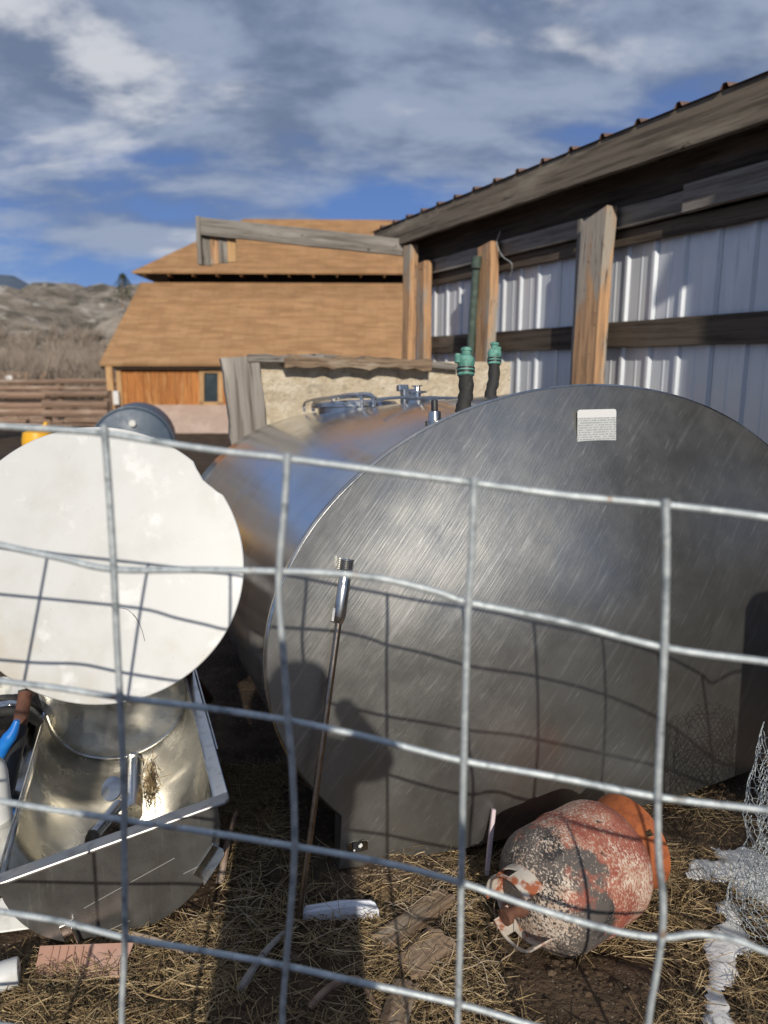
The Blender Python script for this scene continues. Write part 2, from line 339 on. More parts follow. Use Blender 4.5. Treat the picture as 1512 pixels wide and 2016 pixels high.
def flaked_material():
    """old red cylinder paint gone to pale flakes and soot, streaked round the barrel (local Z is the axis)"""
    m = bpy.data.materials.new('flaked_red_paint'); m.use_nodes = True; nt = m.node_tree; L = nt.links.new; N = nt.nodes.new; b = nt.nodes['Principled BSDF']
    tc = N('ShaderNodeTexCoord')
    def nz(scale, det, rough=.6):
        mp = N('ShaderNodeMapping'); L(tc.outputs['Object'], mp.inputs[0]); mp.inputs['Scale'].default_value = scale
        t = N('ShaderNodeTexNoise'); L(mp.outputs[0], t.inputs['Vector']); t.inputs['Scale'].default_value = 1; t.inputs['Detail'].default_value = det; t.inputs['Roughness'].default_value = rough
        return t.outputs['Fac']
    def rng(f, lo, hi, a=0, c=1):
        r = N('ShaderNodeMapRange'); r.interpolation_type = 'SMOOTHSTEP'; L(f, r.inputs[0])
        for i, v in enumerate((lo, hi, a, c)): r.inputs[i + 1].default_value = v
        return r.outputs[0]
    def mix(f, a, c):
        x = N('ShaderNodeMix'); x.data_type = 'RGBA'; L(f, x.inputs[0])
        for i, v in ((6, a), (7, c)):
            if isinstance(v, tuple): x.inputs[i].default_value = (*v, 1)
            else: L(v, x.inputs[i])
        return x.outputs[2]
    sx = N('ShaderNodeSeparateXYZ'); L(tc.outputs['Object'], sx.inputs[0])
    along = N('ShaderNodeMath'); along.operation = 'ADD'; L(sx.outputs[2], along.inputs[0]); L(rng(nz((9, 9, 9), 4), .2, .8, -.13, .13), along.inputs[1])
    red = mix(rng(nz((14, 14, 14), 4), .4, .65), (.29, .085, .055), (.40, .15, .095))
    grey = mix(rng(nz((11, 11, 7), 5), .46, .58), (.10, .085, .075), (.03, .028, .028))
    ground_ = mix(rng(along.outputs[0], -.10, -.04), grey, red)
    flake_mask = N('ShaderNodeMath'); flake_mask.operation = 'ADD'
    L(nz((130, 130, 230), 7, .74), flake_mask.inputs[0])
    L(rng(nz((7, 7, 7), 4), .3, .7, -.11, .07), flake_mask.inputs[1])
    col = mix(rng(flake_mask.outputs[0], .515, .56), ground_, mix(rng(nz((40, 40, 40), 3), .4, .6), (.48, .35, .26), (.62, .52, .42)))
    spots = mix(rng(nz((16, 16, 16), 5), .62, .70), col, (.05, .035, .028))
    L(spots, b.inputs['Base Color']); b.inputs['Roughness'].default_value = .75
    bp = N('ShaderNodeBump'); bp.inputs['Strength'].default_value = .45; bp.inputs['Distance'].default_value = .003; L(flake_mask.outputs[0], bp.inputs['Height']); L(bp.outputs[0], b.inputs['Normal'])
    return m
MT['flaked'] = flaked_material()

def sticker_material():
    """flat print: grey rows of tiny type on a pale label (local X across, local Z up)"""
    m = bpy.data.materials.new('printed_label'); m.use_nodes = True; nt = m.node_tree; L = nt.links.new; N = nt.nodes.new; b = nt.nodes['Principled BSDF']
    tc = N('ShaderNodeTexCoord'); sp = N('ShaderNodeSeparateXYZ'); L(tc.outputs['Object'], sp.inputs[0])
    cb = N('ShaderNodeCombineXYZ'); L(sp.outputs[0], cb.inputs[0]); L(sp.outputs[2], cb.inputs[1])
    def mth(op, a, b_=None):
        q = N('ShaderNodeMath'); q.operation = op
        for k_, v in enumerate((a, b_)):
            if v is None: continue
            if isinstance(v, (int, float)): q.inputs[k_].default_value = v
            else: L(v, q.inputs[k_])
        return q.outputs[0]
    row = mth('DIVIDE', mth('ADD', sp.outputs[2], 1.0), .0068); rf = mth('FLOOR', row); rr_ = mth('FRACT', row)
    cb2 = N('ShaderNodeCombineXYZ'); L(mth('MULTIPLY', sp.outputs[0], 210.0), cb2.inputs[0]); L(mth('MULTIPLY', rf, 7.31), cb2.inputs[1])
    tn = N('ShaderNodeTexNoise'); L(cb2.outputs[0], tn.inputs['Vector']); tn.inputs['Scale'].default_value = 1; tn.inputs['Detail'].default_value = 3
    ink = mth('MULTIPLY', mth('GREATER_THAN', tn.outputs['Fac'], .47), mth('LESS_THAN', rr_, .55))
    bt = N('ShaderNodeMix'); bt.data_type = 'RGBA'; L(ink, bt.inputs[0]); bt.inputs[6].default_value = (.52, .54, .53, 1); bt.inputs[7].default_value = (.34, .35, .35, 1)
    mr = N('ShaderNodeMath'); mr.operation = 'LESS_THAN'; L(sp.outputs[2], mr.inputs[0]); mr.inputs[1].default_value = .037
    mx = N('ShaderNodeMix'); mx.data_type = 'RGBA'; L(mr.outputs[0], mx.inputs[0]); mx.inputs[6].default_value = (.68, .68, .67, 1); L(bt.outputs[2], mx.inputs[7])
    L(mx.outputs[2], b.inputs['Base Color']); b.inputs['Roughness'].default_value = .5
    return m
MT['sticker'] = sticker_material()
def rusty_white_material():
    return mat('rust_streaked_white', (.56, .50, .42), .75, 0, [((.34, .10, .04), 24, 6, .46, .60), ((.60, .56, .5), 50, 4, .58, .7), ((.12, .06, .04), 40, 4, .66, .74)], bump=(90, 4, .4, .002))
MT['rusty_white'] = rusty_white_material()

# ------------------------------------------------------------------ ground
def smooth(a, b, x):
    t = min(max((x - a) / (b - a), 0), 1); return t * t * (3 - 2 * t)
def far_height(x, y):
    z = -1.32 * smooth(5.5, 28, y)
    z += (smooth(34, 62, y) * .75 + smooth(60, 130, y) * 2.5)
    return z
MOUND = G(800, 1735)
def ground_h(x, y):
    z = far_height(x, y)
    if -3 < x < 4 and .3 < y < 6:
        w_ = 1 - smooth(2.2, 4, max(abs(x), 0)) * .7
        n_ = noise.fractal(Vector((x * 3.1, y * 3.1, .3)), .9, 2.1, 5) * .014 + noise.noise(Vector((x * 1.1, y * 1.1, 4))) * .02
        z -= .15 * smooth(1.75, 2.9, y) * (1 - smooth(-.45, -.22, x))
        z += n_ * w_ + .055 * math.exp(-(((x - MOUND.x) / .17) ** 2 + ((y - MOUND.y - .03) / .14) ** 2))
    if -.3 < x < 1.3 and 1.2 < y < 2.4: z -= .045 * math.exp(-((x - .47) / .3) ** 2 - ((y - 1.72) / .22) ** 2)
    if y > 6:
        z += noise.fractal(Vector((x * .3, y * .3, 0)), 1, 2, 4) * .05
    return z
def axis_vals(lo, hi, step, far_lo, far_hi, k):
    v = []; x = lo
    while x <= hi: v.append(x); x += step
    s = step; x = hi
    while x < far_hi: s *= k; x += s; v.append(x)
    s = step; x = lo
    while x > far_lo: s *= k; x -= s; v.insert(0, x)
    return v
XS = axis_vals(-1.5, 1.9, .022, -900, 900, 1.16); YS = axis_vals(.75, 3.2, .022, -120, 1500, 1.13)
gm = MB(); gm.grid([[Vector((x, y, ground_h(x, y))) for x in XS] for y in YS])
ground = obj('ground', gm, MT['soil'], smooth=True, origin=(0, 0, 0)); struct(ground)

# hill and mountain behind the field
def hill():
    mb = MB(); rows = []
    for j in range(60):
        y = 70 + j * 3.2; r = []
        for i in range(90):
            x = -190 + i * 2.6
            ridge = math.exp(-((x + 62) / 46) ** 2) * smooth(80, 150, y) * (1 - .6 * smooth(190, 270, y))
            z = far_height(x, y) - .6 + 14.5 * ridge + (abs(noise.fractal(Vector((x * .045, y * .045, 2)), .8, 2, 6)) * 5.5 - 1.0) * smooth(85, 120, y)
            r.append(Vector((x, y, z)))
        rows.append(r)
    mb.grid(rows); o = obj('hill', mb, MT['hill'], smooth=True); struct(o); return o
hill_o = hill()
mb = MB(); rows = []
for j in range(14):
    rows.append([Vector((x, 1500 + j * 60, 1 + max(0, math.sin(math.pi * j / 13)) * (190 * math.exp(-((x + 1050) / 420) ** 2) + 26) * (1 + .25 * noise.noise(Vector((x * .006, j * .3, 1)))) - 12)) for x in range(-2400, 2400, 40)])
mb.grid(rows); struct(obj('mountain', mb, MT['mountain'], smooth=True))

# bare brush on the slope: one mass of grey twigs
def brush():
    g = random.Random(3); mb = MB()
    for k in range(520):
        y = g.uniform(50, 108); px = g.uniform(-60, 330)
        x = (px - 756) / FPX * y * 1.02; base = far_height(x, y) - .4
        if y > 80:
            base += 14.5 * math.exp(-((x + 62) / 46) ** 2) * smooth(80, 150, y) - .4
        h = g.uniform(2.0, 4.2) if y < 85 else g.uniform(1.6, 3.2)
        for q in range(34):
            a = g.uniform(0, 6.28); lean = g.uniform(.05, .75); p0 = Vector((x + g.uniform(-.8, .8), y + g.uniform(-.8, .8), base + g.uniform(0, h * .35)))
            d = Vector((math.cos(a) * lean, math.sin(a) * lean, 1)).normalized(); ln = h * g.uniform(.35, .95)
            s = Vector((-d.y, d.x, .0)); s = (s.normalized() if s.length > .01 else Vector((1, 0, 0)))
            wd = g.uniform(.02, .06) * (y / 70)
            m_ = p0 + d * ln * .55 + Vector((g.uniform(-.2, .2), 0, 0)); e_ = p0 + d * ln + Vector((g.uniform(-.4, .4), 0, .0))
            mb.add([p0 - s * wd, p0 + s * wd, m_ + s * wd * .7, m_ - s * wd * .7, e_], [(0, 1, 2, 3), (3, 2, 4)])
            mb.add([m_ + Vector((-wd * .5, 0, 0)), m_ + Vector((wd * .5, 0, 0)), m_ + Vector((math.cos(a + 2) * ln * .35, math.sin(a + 2) * ln * .3, ln * .35))], [(0, 1, 2)])
    o = bpy.data.objects.new('brush', mb.mesh('brush', fix=False)); o.data.materials.append(MT['twig']); link(o)
    tag(o, 'mass of bare grey brush covering the slope beside the barn', 'brush', kind='stuff')
brush()
def pine(px, py_top, py_base, Y):
    top = CAM + ray(px, py_top) * Y; bot = CAM + ray(px, py_base) * Y; g = random.Random(5)
    t = thing('pine_tree', 'small dark pine standing on the hill crest beside the barn roof', 'tree', bot)
    h = top.z - bot.z
    obj('trunk', MB().tube([bot - Vector((0, 0, 1.0)), bot + Vector((.05, 0, h * .5)), top], [h * .035, h * .025, .01], 7), MT['log'], t, True)
    mb = MB()
    for k in range(900):
        f = g.uniform(.12, 1) ; rr = h * .62 * (1 - f) ** .6 * g.uniform(.2, 1) + .05; a = g.uniform(0, 6.28)
        c = Vector((top.x + math.cos(a) * rr, top.y + math.sin(a) * rr, bot.z + h * f - rr * .3)); s = h * .06
        v = [c + Vector((g.uniform(-s, s), g.uniform(-s, s), g.uniform(-s, s) * .6)) for _ in range(3)]
        mb.add(v, [(0, 1, 2)])
    obj('crown', mb, MT['pine'], t)
pine(241, 538, 592, 105)

# ------------------------------------------------------------------ corral: rail fences, logs, stones
def rail_fence(label, Y, px0, px1, pys, r, group=None):
    t = thing('rail_fence', label, 'fence', (0, Y, far_height(-15, Y)), group); k = 0
    for i, py in enumerate(pys):
        a = CAM + ray(px0, py) * Y; b = CAM + ray(px1, py + rnd.uniform(-3, 3)) * Y; n_ = 3
        for q in range(n_):
            p = a.lerp(b, q / n_); e = a.lerp(b, (q + 1) / n_); off = Vector((0, 0, rnd.uniform(-.05, .05)))
            obj('rail', MB().tube(spline([p, (p + e) / 2 + off, e + Vector((.1, 0, off.z))], 3), [r * rnd.uniform(.85, 1.1)] * 7, 7), MT['log'], t, True); k += 1
    a = CAM + ray(px0, pys[0]) * Y; b = CAM + ray(px1, pys[0]) * Y
    for q in range(4):
        p = a.lerp(b, q / 3) + Vector((0, .18, .12)); gz = far_height(p.x, Y) - .2
        obj('post', MB().tube([Vector((p.x, p.y, gz)), p], r * 1.25, 8), MT['log'], t, True)
rail_fence('low corral fence of round brown rails in front of the bare brush', 26, -160, 208, (776, 796, 815), .13)
rail_fence('grey pole fence along the foot of the brush slope', 44, -160, 250, (752, 765, 779), .16)
pf = thing('plank_fence', 'brown vertical plank fence below the brush, a white sign on it', 'fence', (-24, 50, far_height(-24, 50)))
for i in range(11):
    x0 = -95 + i * 18; p = CAM + ray(x0, 764) * 50; q = CAM + ray(x0, 733) * 50
    board('plank', p, q, .52, .06, MT['log'], pf, up=(1, 0, 0), seed=i, bevel=0, seg=2).data
for py in (735, 761):
    board('rail', CAM + ray(-110, py) * 50.1, CAM + ray(94, py) * 50.1, .16, .1, MT['wood_grey'], pf, seed=py, bevel=0, seg=3)
obj('notice', MB().prism([CAM + ray(a, b) * 49.85 for a, b in ((9, 741), (12, 739), (21, 739), (24, 742), (24, 750), (21, 753), (12, 753), (9, 750))], (0, .03, 0)), MT['white_plain'], pf)
def on_terrain(px, py):
    r = ray(px, py); Y = 5.0
    while Y < 60 and EYE + r.z * Y > far_height(0, r.y * Y): Y += .1
    return CAM + r * Y
g = random.Random(11)
for row, py in enumerate((838, 831, 825, 818, 811, 804)):
    for k in range(4):
        c = on_terrain(-50 + k * 70 + g.uniform(-25, 25) + 18 * (row % 2), py + 3); Y2 = c.y; c.z = far_height(c.x, Y2)
        ln = g.uniform(60, 120) / FPX * Y2; a = g.uniform(-.3, .3); dv = Vector((math.cos(a), math.sin(a), 0)) * ln / 2; rr = g.uniform(3.0, 4.6) / FPX * Y2; c.z += rr * .8
        o = obj('log', MB().tube(spline([c - dv, c + Vector((0, 0, .03)), c + dv], 4), [rr * q for q in (1, 1.03, 1.0, .98, 1, .97, .95, .93, .9)], 9), MT['log'], None, True)
        tag(o, 'brown cut log lying on the yard behind the white disc', 'log', 'cut logs on the yard')
# ------------------------------------------------------------------ barn
BPHI = R(2.0); BE = Vector((math.cos(BPHI), math.sin(BPHI), 0)); BB = Vector((-math.sin(BPHI), math.cos(BPHI), 0))
B0 = CAM + ray(195, 716) * 30
def bp(px, py, b): return PL(px, py, B0 + BB * b, BB)
def be(p): return (p - B0).dot(BE)
def bpt(e, b, z): return B0 + BE * e + BB * b + Vector((0, 0, z - B0.z))
barn = thing('barn', 'barn with steep brown shingled two-slope roof and orange board walls', 'barn', Vector((B0.x + 9, B0.y + 6, far_height(0, 30))))
ELEN = 25.0
e_low = bp(195, 716, 0); z_e = e_low.z
b_k = 5.6; k_p = bp(277, 556, b_k); z_k = k_p.z; e_k = be(k_p)
b_u = 5.05; u_p = bp(259, 535, b_u); z_u = u_p.z; e_u = be(u_p)
b_r = 11.5; r_p = bp(482, 431, b_r); z_r = r_p.z; e_r = be(r_p)
def roof_face(name, quad, thick=.12):
    """shingled slope in courses that each step a little above the one below"""
    a, b_, c, d_ = quad; mb = MB(); uv = []; n_ = int((d_ - a).length / .155); nrm = (b_ - a).cross(d_ - a).normalized()
    if nrm.z < 0: nrm = -nrm
    for i in range(n_):
        s0 = i / n_; s1 = (i + 1) / n_
        p0 = a.lerp(d_, s0) + nrm * .022; p1 = b_.lerp(c, s0) + nrm * .022; p2 = b_.lerp(c, s1) + nrm * .002; p3 = a.lerp(d_, s1) + nrm * .002
        q0 = a.lerp(d_, s0) - nrm * .01; q1 = b_.lerp(c, s0) - nrm * .01
        mb.add([q0, q1, p1, p0], [(0, 1, 2, 3)]); mb.add([p0, p1, p2, p3], [(0, 1, 2, 3)])
    mb.prism([a - nrm * thick, b_ - nrm * thick, c - nrm * thick, d_ - nrm * thick], nrm * (thick - .012))
    o = obj(name, mb, MT['shingle'], barn)
    ex = (b_ - a).normalized(); ey = (d_ - a) - ex * (d_ - a).dot(ex); ey.normalize(); w0 = a
    ul = o.data.uv_layers.new(name='UVMap'); org = base_of(o)
    for l in o.data.loops:
        p = o.data.vertices[l.vertex_index].co + org - w0; ul.data[l.index].uv = (p.dot(ex) + 50, p.dot(ey) + 50)
    return o
roof_face('lower_roof', (bpt(0, 0, z_e), bpt(ELEN, 0, z_e), bpt(ELEN, b_k, z_k), bpt(e_k, b_k, z_k)))
roof_face('upper_roof', (bpt(e_u, b_u, z_u), bpt(ELEN, b_u, z_u), bpt(ELEN, b_r, z_r), bpt(e_r, b_r, z_r)), .07)
roof_face('hip_roof', (bpt(e_u, b_r * 2 - b_u, z_u), bpt(e_u, b_u, z_u), bpt(e_r, b_r, z_r), bpt(e_r, b_r, z_r - .0) + BE * .02), .1)
roof_face('end_roof', (bpt(0, 2 * b_r, z_e), bpt(0, 0, z_e), bpt(e_k, b_k, z_k), bpt(e_k, 2 * b_r - b_k, z_k)), .1)
roof_face('rear_roof', (bpt(ELEN, 2 * b_r, z_e), bpt(0, 2 * b_r, z_e), bpt(e_k, 2 * b_r - b_k, z_k), bpt(ELEN, 2 * b_r - b_k, z_k)), .1)
gz = far_height(-8, 30)
obj('gap_shade_panel', MB().box(bpt(ELEN / 2 + .7, 6.6, (z_k + z_u) / 2 + .05), (ELEN - 1.4, .1, z_u - z_k + .5), frame(BE)), MT['dark_void'], barn)  # dark panel standing in for the shadow between the two roof slopes
for i in range(17):
    e = e_u + .5 + i * 1.12
    if e < ELEN: obj('rafter', MB().box(bpt(e, b_u + .62, z_u - .11), (.06, .9, .07), frame(BE)), MT['wood_frame'], barn)
WB = .45
z_wb = bp(300, 797, WB).z
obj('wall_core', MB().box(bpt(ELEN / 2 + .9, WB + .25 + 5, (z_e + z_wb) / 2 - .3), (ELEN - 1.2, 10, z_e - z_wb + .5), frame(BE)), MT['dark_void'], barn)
z_top = z_e - .14
def on_wall(px, py, b=WB): return bp(px, py, b)
e0 = be(on_wall(234, 760)); e1 = be(on_wall(392, 760)); nb = 10
for i in range(nb):
    ea = e0 + (e1 - e0) * (i + .5) / nb
    board('siding_board', bpt(ea, WB + .06 + .012 * (i % 2), z_wb), bpt(ea, WB + .06 + .012 * (i % 2), z_top), (e1 - e0) / nb - .012, .05, MT['wood_barn'], barn, up=BE, seed=i, bevel=0, seg=2)
e2 = be(on_wall(437, 760))
for i in range(30):
    ea = e2 + .17 + i * .34
    if ea < ELEN: board('siding_board', bpt(ea, WB + .06 + .012 * (i % 2), z_wb), bpt(ea, WB + .06 + .012 * (i % 2), z_top), .328, .05, MT['wood_barn'], barn, up=BE, seed=i, bevel=0, seg=2)
win = obj('window', MB().box((on_wall(415, 762) + BB * .12), (.62, .03, 1.25), frame(BE)), MT['glass'], barn)
for px0, py0, px1, py1, wv in ((397, 727, 397, 800, .2), (434, 727, 434, 800, .2), (392, 796, 440, 796, .2), (392, 731, 440, 731, .12)):
    board('window_frame', on_wall(px0, py0), on_wall(px1, py1), wv, .08, MT['wood_frame'], win, up=BE if px0 == px1 else (0, 0, 1), bevel=0, seg=2)
for px, wv, mm in ((221, .26, 'wood_frame'), (239, .2, 'wood_frame')):
    p = on_wall(px, 800, .2 if px < 230 else WB); board('corner_post', Vector((p.x, p.y, gz - .1)), Vector((p.x, p.y, z_top + .06)), wv, .2, MT[mm], barn, up=BE, seed=px, bevel=0, seg=3)
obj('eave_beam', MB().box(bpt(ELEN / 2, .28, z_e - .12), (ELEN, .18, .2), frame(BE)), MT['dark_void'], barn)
ff = MB(); fp = [bpt(e0 + .5, WB - .02, z_wb), bpt(ELEN, WB - .02, z_wb), bpt(ELEN, -1.2, gz - .1), bpt(e0 + .5, -1.2, gz - .1)]
ff.prism([fp[0], fp[3], fp[3] + BB * 2.2 - Vector((0, 0, .2)), fp[0] + BB * .5], BE * (ELEN - e0 - .5))
obj('ramp', ff, MT['concrete'], barn)
lt = obj('electric_box', MB().box(on_wall(229, 783, .12), (.22, .12, .55), frame(BE)), MT['white_plain'], barn)

# ------------------------------------------------------------------ pole shed on the right
SH = R(24.1); SD = Vector((-math.sin(SH), math.cos(SH), 0)); SN = Vector((SD.y, -SD.x, 0)); F0 = CAM + ray(800, 480) * 8
FB = F0 - SD * (F0 - CAM).dot(SD)                         # foot of the fascia line abreast of the camera
def sp_(s, o, z):
    p = FB + SD * s + SN * o; return Vector((p.x, p.y, z))
def sw(px, py, o): return PL(px, py, F0 + SN * o, SN)
shed = thing('pole_shed', 'long shed of corrugated metal sheets and dark weathered timber with rough slab posts', 'shed', sp_(5, 1.5, 0))
ws = FB
RIBS = .2722
def panel_mesh():
    mb = MB(); h0, h1 = 0.02, 2.27; prof = [(0, 0), (.018, -.022), (.042, -.022), (.060, 0), (.15, .0), (.155, -.004), (.165, -.004), (.17, 0), (RIBS - .0005, 0)]
    rows = []
    for z in (h0, 1.2, h1): rows.append([Vector((x, y, z)) for x, y in prof])
    mb.grid(rows); return mb.mesh('metal_sheet')
pm = panel_mesh(); pm.materials.append(MT['metal_wall'])
prot = Matrix((SD, SN, Vector((0, 0, 1)))).transposed()
for k in range(-6, 16):
    s = 3.635 + RIBS * k - .03
    o = bpy.data.objects.new('metal_sheet', pm); p = sp_(s, .30 + (.002 if k % 2 else 0), 0)
    o.matrix_basis = Matrix.Translation(p - base_of(shed)) @ prot.to_4x4(); link(o, shed)
obj('lining', MB().box(sp_(5.0, .41, 1.3), (6.6, .1, 2.6), frame(SD)), MT['dark_void'], shed)
S0, S1 = 1.6, 7.75
board('fascia', sp_(1.4, -.025, 2.795), sp_(8.35, -.025, 2.795), .235, .05, MT['wood_fascia'], shed, rough=.004, seed=1, seg=24)
board('header_board', sp_(S0, .25, 2.64), sp_(S1, .25, 2.64), .26, .05, MT['wood_dark'], shed, rough=.003, seed=2, seg=16)
board('ledger_board', sp_(3.80, .205, 2.43), sp_(S1, .205, 2.42), .14, .05, MT['wood_grey'], shed, rough=.003, seed=3, seg=16)
board('ledger_board', sp_(S0, .175, 2.46), sp_(3.82, .175, 2.44), .17, .06, MT['wood_grey'], shed, rough=.003, seed=4, seg=8)
board('under_board', sp_(S0, .25, 2.295), sp_(S1, .25, 2.295), .11, .04, MT['wood_dark'], shed, rough=.003, seed=5, seg=16)
board('rail', sp_(S0, .25, 1.615), sp_(4.7, .25, 1.615), .185, .045, MT['wood_dark'], shed, rough=.003, seed=6, seg=12)
board('rail', sp_(4.705, .25, 1.612), sp_(S1, .25, 1.608), .18, .045, MT['wood_dark'], shed, rough=.003, seed=7, seg=12)
board('rail', sp_(S0, .25, .55), sp_(S1, .25, .55), .18, .045, MT['wood_dark'], shed, rough=.003, seed=8, seg=8)
for i in range(9):
    board('rafter', sp_(1.7 + i * .8, .0, 2.80), sp_(1.7 + i * .8, 3.0, 3.06), .17, .05, MT['wood_dark'], shed, up=(0, 0, 1), seed=20 + i, bevel=0, seg=2)
def roof_panel():
    mb = MB(); prof = [(0, 0), (.02, .03), (.045, .03), (.065, 0), (.3399, 0)]; mb.grid([[Vector((x, y, z + (y + .1) * .087)) for x, z in prof] for y in (-.07, 1.5, 3.2)])
    m_ = mb.mesh('roof_sheet'); m_.materials.append(MT['roof_rust']); return m_
rm = roof_panel()
for k in range(21):
    o = bpy.data.objects.new('roof_sheet', rm); o.matrix_basis = Matrix.Translation(sp_(1.28 + k * .340, 0, 2.912) - base_of(shed)) @ prot.to_4x4(); link(o, shed)
def slab_post(name, top, wid, thick, o, foot_px, mm, seed, peak=.07):
    """rough-sawn slab with a pointed top and bark edges"""
    p = sw(top[0], top[1], o); f = sw(foot_px[0], foot_px[1], o); d = (p - f).normalized(); b = p + d * ((0 - p.z) / d.z)
    g = random.Random(seed); n_ = 16; ln = (p - b).length; m = frame(d, SN); rows = []
    for i in range(n_ + 1):
        x = ln * i / n_; a = noise.noise(Vector((x * 2.2, seed, 0))) * .018; c = noise.noise(Vector((x * 2.2, seed, 5))) * .018
        rows.append([Vector((x, -wid / 2 + a, -thick / 2)), Vector((x, wid / 2 + c, -thick / 2)), Vector((x, wid / 2 - .01 + c, thick * .3)), Vector((x, wid * .2, thick / 2)), Vector((x, -wid * .2, thick / 2)), Vector((x, -wid / 2 + .01 + a, thick * .3))])
    for q, dx in ((0, -peak), (5, -peak), (1, -.02), (2, -.025)): rows[-1][q].x += dx
    mb = MB(); n2 = 6; mb.v = [v for r in rows for v in r]
    mb.f = [(i * n2 + k, i * n2 + (k + 1) % n2, (i + 1) * n2 + (k + 1) % n2, (i + 1) * n2 + k) for i in range(n_) for k in range(n2)] + [tuple(range(n2))[::-1], tuple(n_ * n2 + k for k in range(n2))]
    o_ = bpy.data.objects.new(name, mb.mesh(name)); o_.data.materials.append(MT[mm]); o_.matrix_basis = Matrix.Translation(b - base_of(shed)) @ m.to_4x4(); link(o_, shed)
    return o_
slab_post('post', (1184, 406), 0.26, .13, .10, (1160, 760), 'wood_slab', 1, .10)
slab_post('post', (965, 474), .21, .12, .10, (957, 760), 'wood_slab', 2, .05)
slab_post('post', (811, 480), .16, .12, .02, (806, 720), 'wood_slab', 3, .02)
slab_post('post', (838, 512), .165, .12, .10, (836, 720), 'wood_slab', 4, .03)
board('post_batten', sw(1146, 432, .12), sw(1129, 775, .12), .05, .05, MT['wood_grey'], shed, up=SN, seed=31)
# added plank block out of frame, placed to shade the near metal sheets
wy = 1.9; wx = sw(1412, 600, .30).x + (sw(1412, 600, .30).y - wy) * (-SUN_T.x / SUN_T.y)
shade_blk = thing('shade_block', 'tall unseen plank block added to shade the near end of the metal shed', 'shed', Vector((wx + .9, wy - .45, 0)))
for i in range(10): board('wall_plank', Vector((wx + .09 + i * .18, wy, 0)), Vector((wx + .09 + i * .18, wy, 3.78)), .178, .04, MT['wood_dark'], shade_blk, up=(1, 0, 0), seed=40 + i, seg=3)
for i in range(5): board('side_plank', Vector((wx + .02, wy - .12 - i * .18, 0)), Vector((wx + .02, wy - .12 - i * .18, 3.78)), .178, .04, MT['wood_dark'], shade_blk, up=(0, 1, 0), seed=55 + i, seg=3)
obj('roof', MB().box(Vector((wx + .9, wy - .45, 3.85)), (2.0, 1.15, .08)), MT['roof_rust'], shade_blk)
# beam reaching out from the corner post, a short panel of boards hung at its end
pa = sw(797, 488, .02); pb = D(392, 445, 8.45)
arm = thing('timber_beam', 'pale grey timber beam reaching from the shed corner post with short boards hung from its end', 'beam', Vector((pb.x, pb.y, 0)))
board('beam', pa, pb, .175, .07, MT['wood_grey'], arm, rough=.004, seed=51, seg=12, taper=.19)
bd = (pb - pa).normalized()
for i in range(4):
    q = pb - bd * (.06 + i * .105); zt = q.z + .02; q2 = Vector((q.x + .0, q.y + .055, 0))
    board('hung_board', Vector((q2.x, q2.y, D(420, 520, 8.45).z + .01 * i)), Vector((q2.x, q2.y, zt)), .098, .03, MT['wood_slab' if i in (1,) else 'wood_frame' if i == 3 else 'wood_grey'], arm, up=(1, 0, 0), seed=60 + i)
q = pb - bd * 0.0
board('end_board', Vector((q.x, q.y - .01, D(392, 520, 8.45).z)), Vector((q.x, q.y - .01, q.z + .1)), .05, .09, MT['wood_grey'], arm, up=(1, 0, 0), seed=70)
# thin pole leaning by the second post
pp = sw(937, 532, .0); pq = sw(926, 700, .0); dq = (pq - pp) / (pq.z - pp.z)
pole_foot = pp + dq * (-pp.z)
t = thing('green_pipe', 'upright dark green pipe leaning beside the slab post of the shed', 'pipe', pole_foot)
obj('pipe', MB().tube([pole_foot, pp], .037, 12), MT['darkgreen'], t, True)
obj('pipe_collar', MB().tube([pp - dq * -.12, pp + (pp - pole_foot).normalized() * .02], .046, 12), MT['darkgreen'], t, True)
cw = [sw(985, 455, .1), sw(978, 480, .1), sw(990, 505, .1), sw(1008, 520, .1), sw(1004, 545, .15)]
tag(obj('loose_wire', MB().tube(spline(cw, 5), .004, 6), MT['galv'], None, True), 'loose curl of wire hanging from the shed ledger board', 'wire')

# ------------------------------------------------------------------ plaster box with timber corner behind the tank
t = thing('plaster_box', 'waist-high box with pebbled cream plaster face, grey corner post and split plank cap', 'box', D(650, 760, 5.0).xy.to_3d())
zt = D(700, 712, 5).z; ca = D(505, 712, 4.9); cb = D(905, 722, 5.3); bx_d = (cb - ca); bx_d.z = 0; bx_d.normalize(); bx_n = Vector((-bx_d.y, bx_d.x, 0))
mb = MB(); ln = (cb - ca).length + .4; rows = []
for j in range(22):
    z = zt * (1 - j / 21)
    rows.append([Vector((ca.x, ca.y, z)) + bx_d * (ln * i / 44) + bx_n * (noise.fractal(Vector((i * .35, j * .35, 1)), .8, 2, 4) * .018) for i in range(45)])
mb.grid(rows)
obj('plaster_face', mb, MT['stucco'], t, True)
obj('core', MB().box(Vector((ca.x, ca.y, zt / 2 - .01)) + bx_d * ln / 2 + bx_n * .50, (ln - .02, .9, zt - .03), frame(bx_d)), MT['concrete'], t)
p0 = D(472, 703, 4.85)
board('corner_post', Vector((p0.x + .09, p0.y, 0)), Vector((p0.x, p0.y, p0.z)), .20, .16, MT['wood_grey'], t, up=bx_d, rough=.008, seed=81, seg=14, taper=.245)
board('cap_plank', D(490, 706, 4.8) + bx_n * .11, D(640, 708, 4.9) + bx_n * .11, .055, .25, MT['wood_grey'], t, rough=.008, seed=82)
board('cap_plank', D(560, 712, 4.82) + bx_n * .11, D(850, 718, 5.1) + bx_n * .11, .075, .25, MT['wood_plank'], t, rough=.014, seed=83, seg=16)
